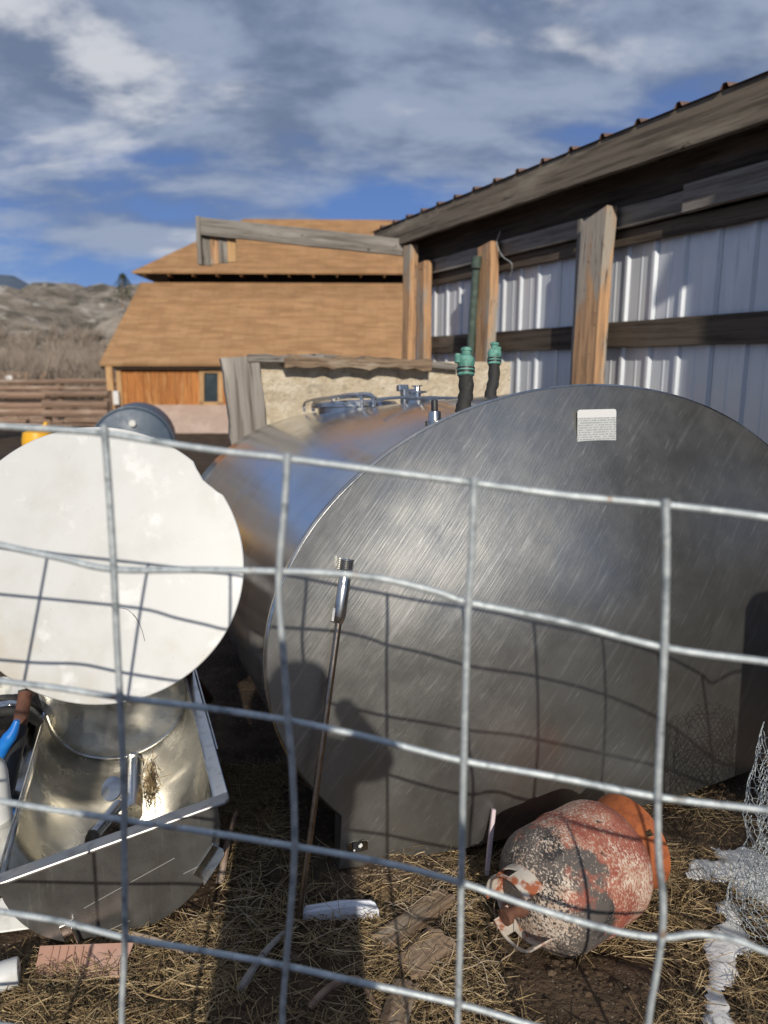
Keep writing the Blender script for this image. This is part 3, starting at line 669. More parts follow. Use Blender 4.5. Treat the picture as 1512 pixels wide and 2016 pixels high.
board('cap_plank', D(620, 704, 5.0) + bx_n * .11, D(900, 722, 5.25) + bx_n * .11, .04, .3, MT['wood_grey'], t, rough=.006, seed=84)

# ------------------------------------------------------------------ bulk milk tank
HA, DIP = R(20), R(4.6)
AX = Vector((-math.sin(HA) * math.cos(DIP), math.cos(HA) * math.cos(DIP), -math.sin(DIP)))
TR = Vector((math.cos(HA), math.sin(HA), 0)); TU = TR.cross(AX)
P0 = D(603, 1133, 8.8 * .22)
RX, RY = .9925, .7318
TC = P0 + TR * .873 - TU * .249
def te(th, L=0.0, k=1.0): return TC + AX * L + TR * (RX * k * math.cos(th)) + TU * (RY * k * math.sin(th))
def on_face(px, py, off=0.0): return PL(px, py, TC - AX * off, AX)
TL = 2.75
tank = thing('milk_tank', 'large oval stainless steel bulk tank with brushed flat front standing behind the wire fence', 'tank', Vector((TC.x, TC.y, 0.0)))
NT = 160
def yl(p): return (p - TC).dot(TU)
foot_l = on_face(664, 1602); foot_b = on_face(668, 1704)
# outline: oval cut by the foot skirt at the bottom
xl = (foot_l - TC).dot(TR); yb = yl(foot_b); xr = .25
out = []
for i in range(NT):
    th = math.pi * 1.5 + 2 * math.pi * i / NT; x, y = RX * math.cos(th), RY * math.sin(th)
    out.append((x, y))
def skirt(x, y):
    """below the oval the front sheet drops straight down between two corners"""
    return y
# face: the oval above, a straight-sided skirt below between xl and xr
ang_l = math.atan2(yl(foot_l) / RY, xl / RX) % (2 * math.pi)
yr_o = -RY * math.sqrt(max(0, 1 - (xr / RX) ** 2)); ang_r = math.atan2(yr_o / RY, xr / RX) % (2 * math.pi)
n_arc = 150; span = (ang_l - ang_r) % (2 * math.pi); outline = []
a0 = ang_r - 2 * math.pi
for i in range(n_arc + 1):
    th = a0 + span * i / n_arc
    y = RY * math.sin(th)
    outline.append((RX * math.cos(th), max(y, yb + .02)))
low = [(xl - .005, yb), (xl + .35, yb + .004), (xr, yb + .02)]
face_o = outline + low
def fp3(x, y, off=0.0): return TC + TR * x + TU * y - AX * off
BULGE = .115
def bulge(x, y): return BULGE * (1 - min(1.0, (x / RX) ** 2 + ((y if y > 0 else y * .42) / RY) ** 2)) ** 2
mb = MB(); inner = [(x * .996, y * .996) if y > yb + .05 else (x, y) for x, y in face_o]
n_f = len(face_o); NR = 26; vs = []; fs = []
for k in range(1, NR + 1):
    for x, y in inner: vs.append(fp3(x * k / NR, y * k / NR, .012 + bulge(x * k / NR, y * k / NR)))
vs.append(fp3(0, 0, .012 + BULGE)); c_i = len(vs) - 1
fs += [(i, (i + 1) % n_f, c_i) for i in range(n_f)]
for k in range(NR - 1):
    fs += [(k * n_f + i, k * n_f + (i + 1) % n_f, (k + 1) * n_f + (i + 1) % n_f, (k + 1) * n_f + i) for i in range(n_f)]
e_i = len(vs); b_i = (NR - 1) * n_f
vs += [fp3(x, y, .004 + bulge(x, y)) for x, y in face_o] + [fp3(x, y, -.03) for x, y in face_o]
fs += [(b_i + i, b_i + (i + 1) % n_f, e_i + (i + 1) % n_f, e_i + i) for i in range(n_f)] + [(e_i + i, e_i + (i + 1) % n_f, e_i + n_f + (i + 1) % n_f, e_i + n_f + i) for i in range(n_f)]
mb.add(vs, fs)
def on_bulge(px, py, off=0.0):
    o_ = 0.0
    for _ in range(4):
        p = on_face(px, py, o_); o_ = .012 + bulge((p - TC).dot(TR), (p - TC).dot(TU))
    return on_face(px, py, o_ + off)
face = None
def local_obj(name, mb, mt, parent, rot, origin, smooth=False):
    """object whose local axes are rot's columns"""
    inv = rot.transposed(); org = Vector(origin); mb.v = [inv @ (v - org) for v in mb.v]
    o = bpy.data.objects.new(name, mb.mesh(name, smooth)); o.data.materials.append(mt)
    o.matrix_basis = Matrix.Translation(org - (base_of(parent) if parent else Vector())) @ rot.to_4x4(); link(o, parent); return o
FR = Matrix((TR, AX, TU)).transposed()
face = local_obj('front_sheet', mb, MT['steel_face'], tank, FR, TC, True)
mb = MB(); rows = []
for L_, k in ((.0, .990), (.12, .990), (.6, .990), (1.2, .990), (1.8, .990), (2.3, .990), (TL - .12, .985), (TL - .04, .955), (TL, .90)):
    rows.append([te(2 * math.pi * i / 120, L_, k) for i in range(121)])
mb.grid(rows); mb.add([te(2 * math.pi * i / 120, TL, .90) for i in range(120)], [tuple(range(120))])
body = local_obj('shell', mb, MT['steel_body'], tank, FR, TC, True)
# rolled seam where the front sheet meets the shell
mb = MB().tube([fp3(x * .999, y * .999, .002) for x, y in outline], .006, 6, cap=True); local_obj('rim_bead', mb, MT['steel_bright'], tank, FR, TC, True)
for s in (.9, 2.35):
    for x in (-.35, .35):
        p = TC + AX * s + TR * x; q = Vector((p.x, p.y, 0)); obj('leg', MB().lathe([(.035, -.03), (.035, .05), (.045, p.z - RY + .12)], T4(q), 14), MT['steel_bright'], tank, True)
p = fp3(.15, 0); obj('leg', MB().lathe([(.03, -.03), (.03, .3)], T4(Vector((p.x + .25, p.y + .3, 0))), 12), MT['steel_bright'], tank, True)
# printed label and the small dark maker's plate
c = on_bulge(1175, 847, .0045); lw = (on_face(1212, 847) - on_face(1137, 847)).length; lh = (on_face(1175, 811) - on_face(1175, 883)).length * 1.12
mb = MB(); pts = []
for cx_, cy_, a in ((1, 1, 0), (-1, 1, 90), (-1, -1, 180), (1, -1, 270)):
    for k in range(5):
        q = R(a + 22.5 * k); pts.append(c + TR * (cx_ * (lw / 2 - .008) + .008 * math.cos(q)) + TU * (cy_ * (lh / 2 - .008) + .008 * math.sin(q)))
mb.prism(pts, -AX * .0008); local_obj('label', mb, MT['sticker'], tank, FR, c)
def facepoly(px, off, th=.001): return MB().prism([on_bulge(a, b, off - .009) for a, b in px], -AX * th)
pl = local_obj('maker_plate', facepoly([(684, 1661), (690, 1658), (705, 1655), (722, 1654), (724, 1657), (724, 1672), (715, 1675), (700, 1677), (684, 1679)], .0125), MT['steel_bright'], tank, FR, on_face(704, 1666))
local_obj('plate_field', facepoly([(686, 1662.5), (692, 1659.5), (705, 1657), (721, 1656), (722, 1671), (713, 1673.5), (700, 1675.5), (686, 1676.5)], .0138), MT['black'], pl, FR, on_face(704, 1666))
local_obj('plate_mark', facepoly([(698, 1667), (703, 1664), (715, 1663), (717, 1665), (716, 1668), (707, 1669), (702, 1672), (698, 1670)], .0151), MT['paper'], pl, FR, on_face(707, 1667))
for a, b in ((688, 1674), (719, 1660.5)):
    local_obj('plate_rivet', MB().lathe([(.0028, 0), (.0028, .002), (.0012, .003)], T4(on_bulge(a, b, .0062), rotto(-AX)), 10), MT['paper'], pl, FR, on_face(a, b))
def tank_hit(px, py, k=.990):
    r = ray(px, py); o = CAM - TC; ox, oy = o.dot(TR) / (RX * k), o.dot(TU) / (RY * k); dx, dy = r.dot(TR) / (RX * k), r.dot(TU) / (RY * k)
    A = dx * dx + dy * dy; B = ox * dx + oy * dy; C = ox * ox + oy * oy - 1; disc = B * B - A * C
    tt = (-B - math.sqrt(max(disc, 0))) / A; return CAM + r * tt
def top_at(px, L):
    """point on the shell's upper side at axial distance L that shows at column px"""
    lo, hi = math.pi * .5, math.pi * .98
    for _ in range(40):
        m_ = (lo + hi) / 2; p = te(m_, L, .99); v = p - CAM; x = 756 + FPX * v.x / (v.y * CP - v.z * SP)
        if x > px: lo = m_
        else: hi = m_
    return te(lo, L, .99)
# manhole lid and its clamp on the crown
lc = te(math.pi * .50, 1.95, .99) - TR * .10
lm = T4(lc, rotto(TU, TR))
lid = obj('manhole_lid', MB().lathe([(.20, -.07), (.20, -.004), (.235, .0), (.235, .010), (.225, .014), (.225, .020), (.21, .026), (.13, .034), (.02, .036)], lm, 48), MT['steel_bright'], tank, True)
obj('lid_handle', MB().tube(spline([lm @ Vector(v) for v in ((-.12, .0, .025), (-.11, 0, .05), (0, 0, .055), (.11, 0, .05), (.12, 0, .025))], 5), .009, 8), MT['steel_bright'], lid, True)
for s_, r_ in ((.20, .011), (.255, .008)):
    obj('wash_pipe', MB().tube(spline([te(math.pi * .5, 2.45, .99) - TR * s_ - TU * .01, te(math.pi * .5, 2.4, .99) - TR * s_ + TU * .045, te(math.pi * .5, 1.9, .99) - TR * s_ + TU * .05, te(math.pi * .5, 1.42, .99) - TR * s_ + TU * .045, te(math.pi * .5, 1.36, .99) - TR * s_ - TU * .015], 6), r_, 8), MT['steel_bright'], tank, True)
cl = top_at(805, 1.35)
obj('clamp', MB().box(cl + TU * .03, (.07, .05, .07), FR).box(cl + TU * .07 - TR * .03, (.05, .04, .03), FR), MT['steel_bright'], tank, bevel=.006)
vl = top_at(822, 1.15)
obj('vent_cap', MB().lathe([(.055, -.02), (.055, .008), (.036, .014), (.016, .02), (.016, .036), (.042, .040), (.042, .046), (.014, .05), (.012, .066), (.024, .068), (.024, .072)], T4(vl, rotto(TU, TR)), 24), MT['steel_bright'], tank, True)
# threaded fitting near the rim, and two hose stubs with green valves
fq = top_at(856, .06); fm = T4(fq, rotto(TU, TR))
fit = obj('fitting', MB().lathe([(.028, -.02), (.028, .006), (.019, .008), (.017, .032), (.012, .033)], fm, 20), MT['steel_bright'], tank, True)
obj('fitting_stub', MB().lathe([(.0095, .03), (.0095, .062), (.0085, .064)], fm, 14), MT['black'], fit, True)
def hose(px, L, tip_px, tip_py, mid_py, rad, seed):
    b = top_at(px, L); v = b - CAM; dep = v.y * CP - v.z * SP
    mid = D(tip_px, mid_py, dep); top = D(tip_px + 1, tip_py, dep); mm_ = (b + mid) / 2 + Vector((.004, 0, 0))
    ln = (mid - b).length
    hs = obj('hose', MB().tube(spline([b - TU * .02, b + TU * .01, mm_, mid], 5), [rad * (1.18 if i < 4 else 1 + .08 * math.sin(i * 1.7)) for i in range(16)], 14), MT['rubber'], tank, True)
    up = (top - mid).normalized(); vm = T4(mid, rotto(up, TR)); h = (top - mid).length
    prof = [(.92, -.06), (1.0, 0), (1.18, .02), (1.18, .10), (1.02, .12), (1.02, .16), (1.22, .18), (1.22, .24), (1.0, .27), (1.12, .34), (1.2, .50), (1.1, .62), (.8, .70), (.62, .74), (.62, .86), (.78, .87), (.78, .96), (.5, 1.0)]
    va = obj('valve', MB().lathe([(r * rad, z * h) for r, z in prof], vm, 20), MT['patina'], tank, True)
    s = -1 if seed == 1 else .6
    a = mid + up * h * .60; obj('valve_arm', MB().tube([a, a + TR * s * rad * 1.3 + up * .004], [.010, .009], 10).tube([a + TR * s * rad * 1.2 - up * .012, a + TR * s * rad * 1.2 + up * .014], .010, 10), MT['patina'], va, True)
    for f in (.13, .255): obj('clamp_band', MB().lathe([(rad * 1.24, f * h - .002), (rad * 1.24, f * h + .003)], vm, 20), MT['black'], va, True)
hose(913, .10, 917, 684, 740, .0215, 1)
hose(966, .45, 973, 674, 718, .020, 2)
for L_, s_ in ((.9, .25), (.95, .1), (1.05, -.02)):
    p = te(math.pi * .5, L_, .99) - TR * s_
    obj('top_strap', MB().tube([p - TR * .1 + TU * .006, p + TU * .012, p + TR * .12 + TU * .005], .007, 6), MT['steel_bright'], tank, True)

# ------------------------------------------------------------------ field fence in front
FA = D(210, 1008, .913); FBq = D(1310, 1008, .8316)
fd = FBq - FA; fd.z = 0; fd.normalize(); FN = Vector((-fd.y, fd.x, 0))
def fpt(px, py, off=0.0): return PL(px, py, FA - FN * off, FN)
H = [
 [(-900, 775), (-490, 803), (-140, 826), (0, 839), (100, 845), (210, 854), (330, 873), (450, 890), (565, 903), (740, 926), (933, 951), (1120, 976), (1310, 994), (1512, 1019), (1700, 1055), (2128, 1117), (2533, 1197), (2800, 1280), (2908, 1324), (2985, 1362), (3200, 1300), (3420, 1280)],
 [(-900, 980), (-548, 1004), (-158, 1034), (0, 1073), (120, 1099), (222, 1121), (390, 1122), (550, 1125), (640, 1128), (750, 1139), (860, 1165), (922, 1186), (1100, 1222), (1308, 1275), (1512, 1303), (1688, 1328), (2106, 1424), (2533, 1585), (2908, 1803), (3100, 1850), (3420, 1830)],
 [(-900, 1235), (-511, 1272), (-330, 1278), (-182, 1309), (0, 1340), (110, 1354), (235, 1373), (400, 1393), (565, 1418), (700, 1446), (800, 1471), (912, 1498), (1100, 1531), (1295, 1569), (1512, 1596), (1663, 1625), (2060, 1717), (2475, 1817), (2900, 1960), (3420, 2080)],
 [(-900, 1440), (-500, 1500), (-150, 1552), (0, 1577), (110, 1595), (243, 1614), (400, 1637), (578, 1666), (750, 1697), (905, 1737), (1050, 1786), (1200, 1830), (1300, 1846), (1370, 1839), (1440, 1848), (1512, 1875), (1617, 1905), (2000, 2010), (2475, 2130), (3420, 2350)],
 [(-900, 1640), (-500, 1700), (-150, 1765), (0, 1794), (120, 1814), (243, 1845), (400, 1872), (560, 1901), (700, 1932), (905, 1977), (1060, 2022), (1300, 2085), (1700, 2190), (2475, 2400), (3420, 2650)]]
V = [[(205, 836), (210, 900), (217, 1000), (224, 1120), (230, 1250), (236, 1373), (242, 1500), (244, 1614), (246, 1845), (240, 2040)],
 [(566, 893), (560, 1000), (551, 1100), (549, 1180), (559, 1300), (567, 1418), (576, 1520), (580, 1666), (572, 1800), (563, 1901), (556, 2040)],
 [(933, 941), (928, 1100), (922, 1186), (918, 1300), (913, 1498), (908, 1737), (906, 1850), (900, 2040)],
 [(1310, 983), (1312, 1100), (1308, 1275), (1302, 1400), (1295, 1569), (1297, 1690), (1305, 1765), (1303, 1846), (1290, 1930), (1274, 2040)],
 [(1702, 1045), (1688, 1328), (1663, 1625), (1617, 1905), (1590, 2100)], [(2130, 1108), (2106, 1424), (2060, 1717), (2000, 2010)],
 [(2536, 1188), (2533, 1585), (2475, 1817), (2440, 2130)], [(2908, 1315), (2908, 1803), (2870, 1960)],
 [(-146, 816), (-148, 1034), (-144, 1309), (-139, 1552), (-138, 1765)], [(-545, 790), (-532, 1004), (-517, 1272), (-506, 1500), (-500, 1700)]]
fence = thing('wire_fence', 'bent galvanised wire mesh fence panel of wide rectangular cells in front of the tanks', 'fence', Vector((FA.x, FA.y, 0)))
WR = .0042
for k, pts in enumerate(H):
    obj('horizontal_wire', MB().tube(spline([fpt(a, b) for a, b in pts], 5), WR, 10), MT['galv'], fence, True)
base_h = [fpt(a, b) for a, b in H[-1]]
for j in (1, 2, 3):                                       # the rows below the frame, down to the earth
    pts = []
    for p in base_h:
        z = p.z * (1 - j / 3) + .02; pts.append(Vector((p.x, p.y, min(p.z, z + noise.noise(p * 3 + Vector((j, 0, 0))) * .01))))
    obj('horizontal_wire', MB().tube(spline(pts, 4), WR, 10), MT['galv'], fence, True)
for k, pts in enumerate(V):
    w_pts = [fpt(a, b, .0065) for a, b in pts]; e = w_pts[-1].copy(); w_pts += [Vector((e.x, e.y, e.z * .5)), Vector((e.x, e.y, -.02))]
    obj('vertical_wire', MB().tube(spline(w_pts, 6), WR * 1.02, 10), MT['galv'], fence, True)
def cross(hp, vp):
    for i in range(len(hp) - 1):
        for k in range(len(vp) - 1):
            (x1, y1), (x2, y2), (x3, y3), (x4, y4) = hp[i], hp[i + 1], vp[k], vp[k + 1]; dd = (x2 - x1) * (y4 - y3) - (y2 - y1) * (x4 - x3)
            if abs(dd) < 1e-6: continue
            a_ = ((x3 - x1) * (y4 - y3) - (y3 - y1) * (x4 - x3)) / dd; b_ = ((x3 - x1) * (y2 - y1) - (y3 - y1) * (x2 - x1)) / dd
            if 0 <= a_ <= 1 and 0 <= b_ <= 1: return (x1 + a_ * (x2 - x1), y1 + a_ * (y2 - y1))
for hp in H:
    for vp in V[:4]:
        q = cross(hp, vp)
        if q: obj('weld', MB().lathe([(.001, -.0075), (.0045, -.005), (.0056, 0), (.0045, .005), (.001, .0075)], T4(fpt(q[0], q[1], .003), rotto(Vector((.5, -.3, .8)))), 10), MT['galv'], fence, True)
pt = fpt(3690, 890); pt2 = Vector((pt.x, pt.y, 0))
fpost = obj('fence_post', MB().lathe([(.11, -.05), (.11, pt.z * .5), (.105, pt.z - .03), (.085, pt.z)], T4(pt2 + FN * .1), 20), MT['wood_grey'], None, True)
tag(fpost, 'round grey wooden post that ends the wire fence', 'post')
pt = fpt(-1300, 745); fpost = obj('fence_post', MB().lathe([(.06, -.05), (.06, pt.z - .02), (.05, pt.z)], T4(Vector((pt.x, pt.y, 0)) + FN * .08), 16), MT['wood_dark'], None, True)
tag(fpost, 'slim dark wooden post holding the wire fence beside the trough', 'post')

# ------------------------------------------------------------------ white round plastic disc
DN = Vector((.10, -math.cos(R(20)), math.sin(R(20)))).normalized(); DC = D(189, 1114, 2.06)
def dpt(px, py, off=0.0): return PL(px, py, DC + DN * off, DN)
oc = []
for i in range(140):
    a = 2 * math.pi * i / 140; x, y = 189 + 291 * math.cos(a), 1114 - 274 * math.sin(a)
    oc.append((x, y))
def clip_notch(x, y):
    # the flat broken edge at the upper right of the disc
    if 372 < x < 450 and y < 1010:
        f = (x - 384) / (436 - 384)
        if 0 <= f <= 1: return (x - 7 * (1 - abs(2 * f - 1)) - 2, y + 7 * (1 - abs(2 * f - 1)) + 4)
    return (x, y)
oc = [clip_notch(*q) for q in oc]
disc = thing('round_plastic_disc', 'big white round plastic disc with a chipped edge propped above the steel trough', 'disc', Vector((DC.x, DC.y + .4, 0)))
mb = MB(); mb.prism([dpt(a, b) for a, b in oc], -DN * .022)
local_obj('plate', mb, MT['hdpe'], disc, Matrix((Vector((1, 0, 0)), Vector((0, 1, 0)), Vector((0, 0, 1)))).transposed(), DC)
bpy.data.objects['plate'].modifiers.new('bevel', 'BEVEL').width = .003
# thin dark arc scraped into the sheet and a stray hair
arc = [(232, 1196), (250, 1200), (266, 1214), (278, 1236), (285, 1262)]
obj('scrape', MB().tube(spline([dpt(a, b, .0006) for a, b in arc], 5), [.0006] * 9 + [.0011] * 4 + [.0007] * 8, 5), MT['rubber'], disc, True)
# pipe prop behind, down to the earth beyond the trough
back = DC - DN * .03 + Vector((.02, 0, .0)); foot = Vector((back.x + .02, back.y + .98, 0))
obj('prop_pipe', MB().tube([back, foot - Vector((0, 0, .03))], .022, 10), MT['rust_pipe'], disc, True)
obj('prop_pipe', MB().tube([back + Vector((-.12, 0, -.05)), foot + Vector((-.3, .05, -.03))], .018, 10), MT['rust_pipe'], disc, True)

# ------------------------------------------------------------------ steel trough
TH, TPIT, ROLL = .3327, -.0837, .1825
TA = Vector((-math.sin(TH) * math.cos(TPIT), math.cos(TH) * math.cos(TPIT), math.sin(TPIT))); TQ = Vector((math.cos(TH), math.sin(TH), 0)); TZ = TQ.cross(TA)
TRr = TQ * math.cos(ROLL) + TZ * math.sin(ROLL); TUu = TRr.cross(TA)
TRo = D(217.8, 1654.5, 1.8156); TW = .262; TD = .259; TLn = 1.08
def tp(x, y, l): return TRo + TRr * x + TUu * y + TA * l
trough = thing('steel_trough', 'half-round stainless steel trough tipped on the straw below the white disc', 'trough', Vector((TRo.x, TRo.y, 0)))
def u_prof(k=1.0, n=36, lip=.0):
    return [(TW * k * math.cos(a), -TD * k * (math.sin(a) ** .86) + lip) for a in [math.pi * i / n for i in range(n + 1)]]
mb = MB()
inn = u_prof(.985); mb.grid([[tp(x, y, l) for x, y in inn] for l in (0.02, .3, .6, TLn)])
o = obj('basin', mb, MT['steel_trough'], trough, True); sm = o.modifiers.new('thickness', 'SOLIDIFY'); sm.thickness = .003; sm.offset = 0
fr = u_prof(1.0); pts = [tp(x, y, 0) for x, y in fr]
mb = MB(); mb.prism(pts, TA * .012); obj('front_plate', mb, MT['steel_plate'], trough)
mb = MB(); ba = [(x, y) for x, y in u_prof(.99)]
mb.prism([tp(x, y, TLn) for x, y in ba] + [tp(-TW, .16, TLn), tp(TW, .16, TLn)][::1], TA * .006); obj('back_plate', mb, MT['steel_trough'], trough)
obj('weld_bead', MB().tube([tp(x * .985, y * .985, TLn - .004) for x, y in ba], .006, 6), MT['steel_bright'], trough, True)
for sx in (-1, 1):
    ex = .16 if sx > 0 else .10
    mb = MB(); mb.prism([tp(sx * (TW - .004), .0, -.005), tp(sx * (TW + .034), .0, -.005), tp(sx * (TW + .034), .008, .0), tp(sx * (TW - .004), .008, .0)], TA * (TLn + .02))
    obj('side_rim', mb, MT['steel_bright'], trough, bevel=.003)
    # sheet that carries on above the rim towards the back
    mb = MB(); mb.prism([tp(sx * (TW + .036), -.02, .35), tp(sx * (TW + .036), -.02, TLn), tp(sx * (TW + .036), ex, TLn), tp(sx * (TW + .036), ex * .6, TLn * .8)], TRr * sx * .004)
    obj('side_sheet', mb, MT['steel_bright'], trough)
mb = MB(); mb.prism([tp(-TW - .03, .0, -.032), tp(TW + .02, .0, -.032), tp(TW + .034, .0, -.018), tp(TW + .034, .0, .014), tp(-TW - .03, .0, .014)], TUu * .011); obj('front_rim', mb, MT['steel_dull'], trough, bevel=.004)
def tab(x, y, w, h, a):
    m = Matrix.Rotation(a, 3, TA); c = tp(x, y, -.004)
    mb = MB().box(c, (w, .004, h), m @ Matrix((TRr, TA, TUu)).transposed())
    mb.box(c + (m @ TRr) * (w / 2) - TA * .014, (.003, .03, h), m @ Matrix((TRr, TA, TUu)).transposed())
    obj('bracket', mb, MT['steel_bright'], trough, bevel=.001)
tab(.205, -.145, .032, .09, R(48)); tab(-.145, -.205, .032, .08, R(-4))
for x0, y0, x1, y1 in ((-.10, -.145, .13, -.105), (.14, -.155, .185, -.15), (-.06, -.225, -.01, -.222)):
    obj('weld_line', MB().tube([tp(x0, y0, -.0002), tp(x1, y1, -.0002)], .0011, 5), MT['scratch'], trough, True)
# pipe fittings lying in the trough
pt_ = thing('pipe_fittings', 'stainless pipe stub and angled tube lying inside the steel trough', 'pipe', tp(.03, -.2, .25))
def itp(px, py, l): return PL(px, py, TRo + TA * l, TA)
a, b = itp(265, 1500, .52), itp(262, 1602, .16)
obj('pipe_stub', MB().tube([a, a.lerp(b, .5), b], .0255, 18), MT['steel_trough'], pt_, True)
obj('pipe_end', MB().tube([a - (b - a).normalized() * .004, a + (b - a).normalized() * .012], .029, 18), MT['steel_bright'], pt_, True)
a, b = itp(232, 1585, .20), itp(184, 1645, .05)
obj('angled_tube', MB().tube([a, b], .016, 14), MT['steel_bright'], pt_, True)
obj('elbow_flange', MB().lathe([(.034, 0), (.034, .006), (.012, .008)], T4(itp(222, 1553, .30), rotto(Vector((-.3, -.7, .6)))), 20), MT['steel_bright'], pt_, True)
g = random.Random(8); mb = MB()
for k in range(260):
    c = itp(296 + g.gauss(0, 6), 1545 + g.gauss(0, 22), .30 + g.uniform(-.05, .05)); d = Vector((g.gauss(0, .4), g.gauss(0, .4), g.gauss(0, 1))).normalized() * g.uniform(.01, .03)
    s = d.cross(Vector((0, 1, 0))).normalized() * .0009; mb.add([c - d - s, c - d + s, c + d + s, c + d - s], [(0, 1, 2, 3)])
o = obj('straw_wad', mb, MT['straw']); tag(o, 'wad of dry straw stuck beside the pipe in the trough', 'straw', kind='stuff')

# ------------------------------------------------------------------ junk at the left edge
def G2(px, py, h=0.0): return G(px, py, h)
t0 = D(50, 1366, 2.35); t1 = D(8, 1560, 2.15); dn = (t1 - t0).normalized(); tf = t1 + dn * (t1.z / -dn.z if dn.z else 0)
th_ = thing('rusty_pole', 'rust-brown pole with black lower sleeve standing beside the trough', 'pole', tf)
tm = D(38, 1433, 2.28)
obj('pole', MB().tube([t0, tm], [.021, .021], 14), MT['rust_pipe'], th_, True); obj('sleeve', MB().tube([tm, tf], [.026, .026], 14), MT['black'], th_, True)
hb = thing('black_hose_bundle', 'bundle of grey and black hoses lying behind the trough corner', 'hose', Vector((-1.3, 2.6, 0)))
for i, (ya, yb_, z) in enumerate(((1392, 1378, 2.60), (1408, 1390, 2.55), (1420, 1400, 2.50), (1500, 1470, 2.45), (1520, 1500, 2.42))):
    a, b = D(-60, ya, z), D(34, yb_, z)
    obj('hose', MB().tube(spline([Vector((a.x - .5, a.y, 0.05)), a, (a + b) / 2 + Vector((0, 0, .01)), b, Vector((b.x - .01, b.y + .15, b.z - .12)), Vector((b.x - .05, b.y + .25, .0))], 5), .017, 9), MT['rubber' if i != 1 else 'steel_bright'], hb, True)
bl = [D(34, 1418, 2.2), D(26, 1440, 2.2), D(14, 1458, 2.2), D(2, 1478, 2.2), D(-20, 1520, 2.2), D(-60, 1590, 2.2)]
bl.append(Vector((bl[-1].x - .1, bl[-1].y, .02)))
o = obj('blue_strap', MB().tube(spline(bl, 5), [.008 + .012 * min(1, i / 8) for i in range(31)], 10), MT['blue'], None, True); tag(o, 'bright blue plastic tool handle poking up by the black hoses', 'handle')
bt = D(-14, 1560, 2.0); bf = Vector((bt.x, bt.y, 0))
zt_ = D(-4, 1484, 2.0).z
jg = thing('white_jug', 'tall dusty white plastic jug standing beside the trough', 'jug', bf)
obj('jug_body', MB().lathe([(.04, 0), (.042, .02), (.042, zt_ - .05), (.036, zt_ - .02), (.022, zt_)], T4(bf), 20), MT['white_plain'], jg, True)
obj('jug_seam', MB().lathe([(.0432, zt_ * .62), (.0432, zt_ * .63)], T4(bf), 20), MT['white_plain'], jg, True)
mb = MB(); rows = []
for j in range(8):
    rows.append([D(-70 + i * 15, 1338 + j * 8 + 6 * math.sin(i * .9 + j), 2.75 + .05 * math.sin(i * 1.3 + j * .7)) for i in range(9)])
mb.grid(rows); mb.tube([D(-30, 1390, 2.76), Vector((D(-30, 1390, 2.76).x, D(-30, 1390, 2.76).y, 0))], .02, 6)
o = obj('plastic_sheet', mb, MT['white_plain'], None, True); tag(o, 'crumpled pale plastic sheet behind the black hoses', 'sheet')
# yellow scoop and dark tank end further back
yb0 = D(75, 862, 9.0); yg = far_height(yb0.x, yb0.y)
ys = thing('yellow_barrel', 'yellow plastic barrel with a stub spout behind the white disc', 'barrel', Vector((yb0.x, yb0.y, yg)))
yh = D(75, 842, 9.0).z - yg
obj('barrel_body', MB().lathe([(.17, -.02), (.185, .06), (.185, yh - .14), (.165, yh - .05), (.09, yh)], T4(Vector((yb0.x, yb0.y, yg))), 24), MT['yellow'], ys, True)
obj('spout', MB().tube([Vector((yb0.x + .08, yb0.y, yg + yh - .04)), Vector((yb0.x + .115, yb0.y, yg + yh + .07))], [.045, .02], 12), MT['yellow'], ys, True)
bc = D(262, 881, 10.2); br = 78 / FPX * 10.2; bdir = Vector((-.25, .97, 0)).normalized()
dk = thing('dark_drum', 'dark blue-grey cylindrical tank end lying beyond the white disc', 'tank', Vector((bc.x, bc.y, far_height(bc.x, bc.y))))
dm = T4(bc, rotto(bdir, Vector((1, .25, 0))))
obj('drum_body', MB().lathe([(.02, -.10), (br * .6, -.06), (br * .95, 0), (br, .05), (br, 1.5), (br * .9, 1.6)], dm, 40), MT['bluegrey'], dk, True)
obj('drum_rim', MB().lathe([(br * 1.0, .03), (br * 1.03, .035), (br * 1.03, .07), (br * 1.0, .075)], dm, 40, cap=False), MT['bluegrey'], dk, True)
obj('drum_plug', MB().lathe([(.045, -.115), (.045, -.06)], T4(bc - bdir * .0 + Vector((.02, 0, .34)), rotto(bdir)), 14), MT['white_plain'], dk, True)
for s_ in (.3, 1.2):
    q = bc + bdir * s_; gzz = far_height(q.x, q.y) - .15
    obj('cradle', MB().box(Vector((q.x, q.y, (gzz + q.z - br * .8) / 2)), (.9, .12, max(.1, q.z - br * .8 - gzz)), frame(Vector((bdir.y, -bdir.x, 0)))), MT['wood_dark'], dk)
g = random.Random(21)
for k in range(9):
    px, py = g.uniform(-20, 60), g.uniform(850, 900); Y = g.uniform(6.2, 8); c = CAM + ray(px, py) * Y
    gz_ = far_height(c.x, c.y); r0 = max(.06, g.uniform(.10, .2)); c.z = gz_ + r0 * .6
    mb = MB(); bm_ = bmesh.new(); bmesh.ops.create_icosphere(bm_, subdivisions=2, radius=r0)
    for v in bm_.verts: v.co = Vector((v.co.x * 1.2, v.co.y, v.co.z * .8)) * (1 + .3 * noise.noise(v.co * 9 + Vector((k, 0, 0))))
    mb.add([v.co + c for v in bm_.verts], [tuple(v.index for v in f.verts) for f in bm_.faces]); bm_.free()
    o = obj('stone', mb, MT['stone'], None, True); tag(o, 'rough grey field stone on the earth behind the yellow barrel', 'stone', 'stones by the yellow barrel')

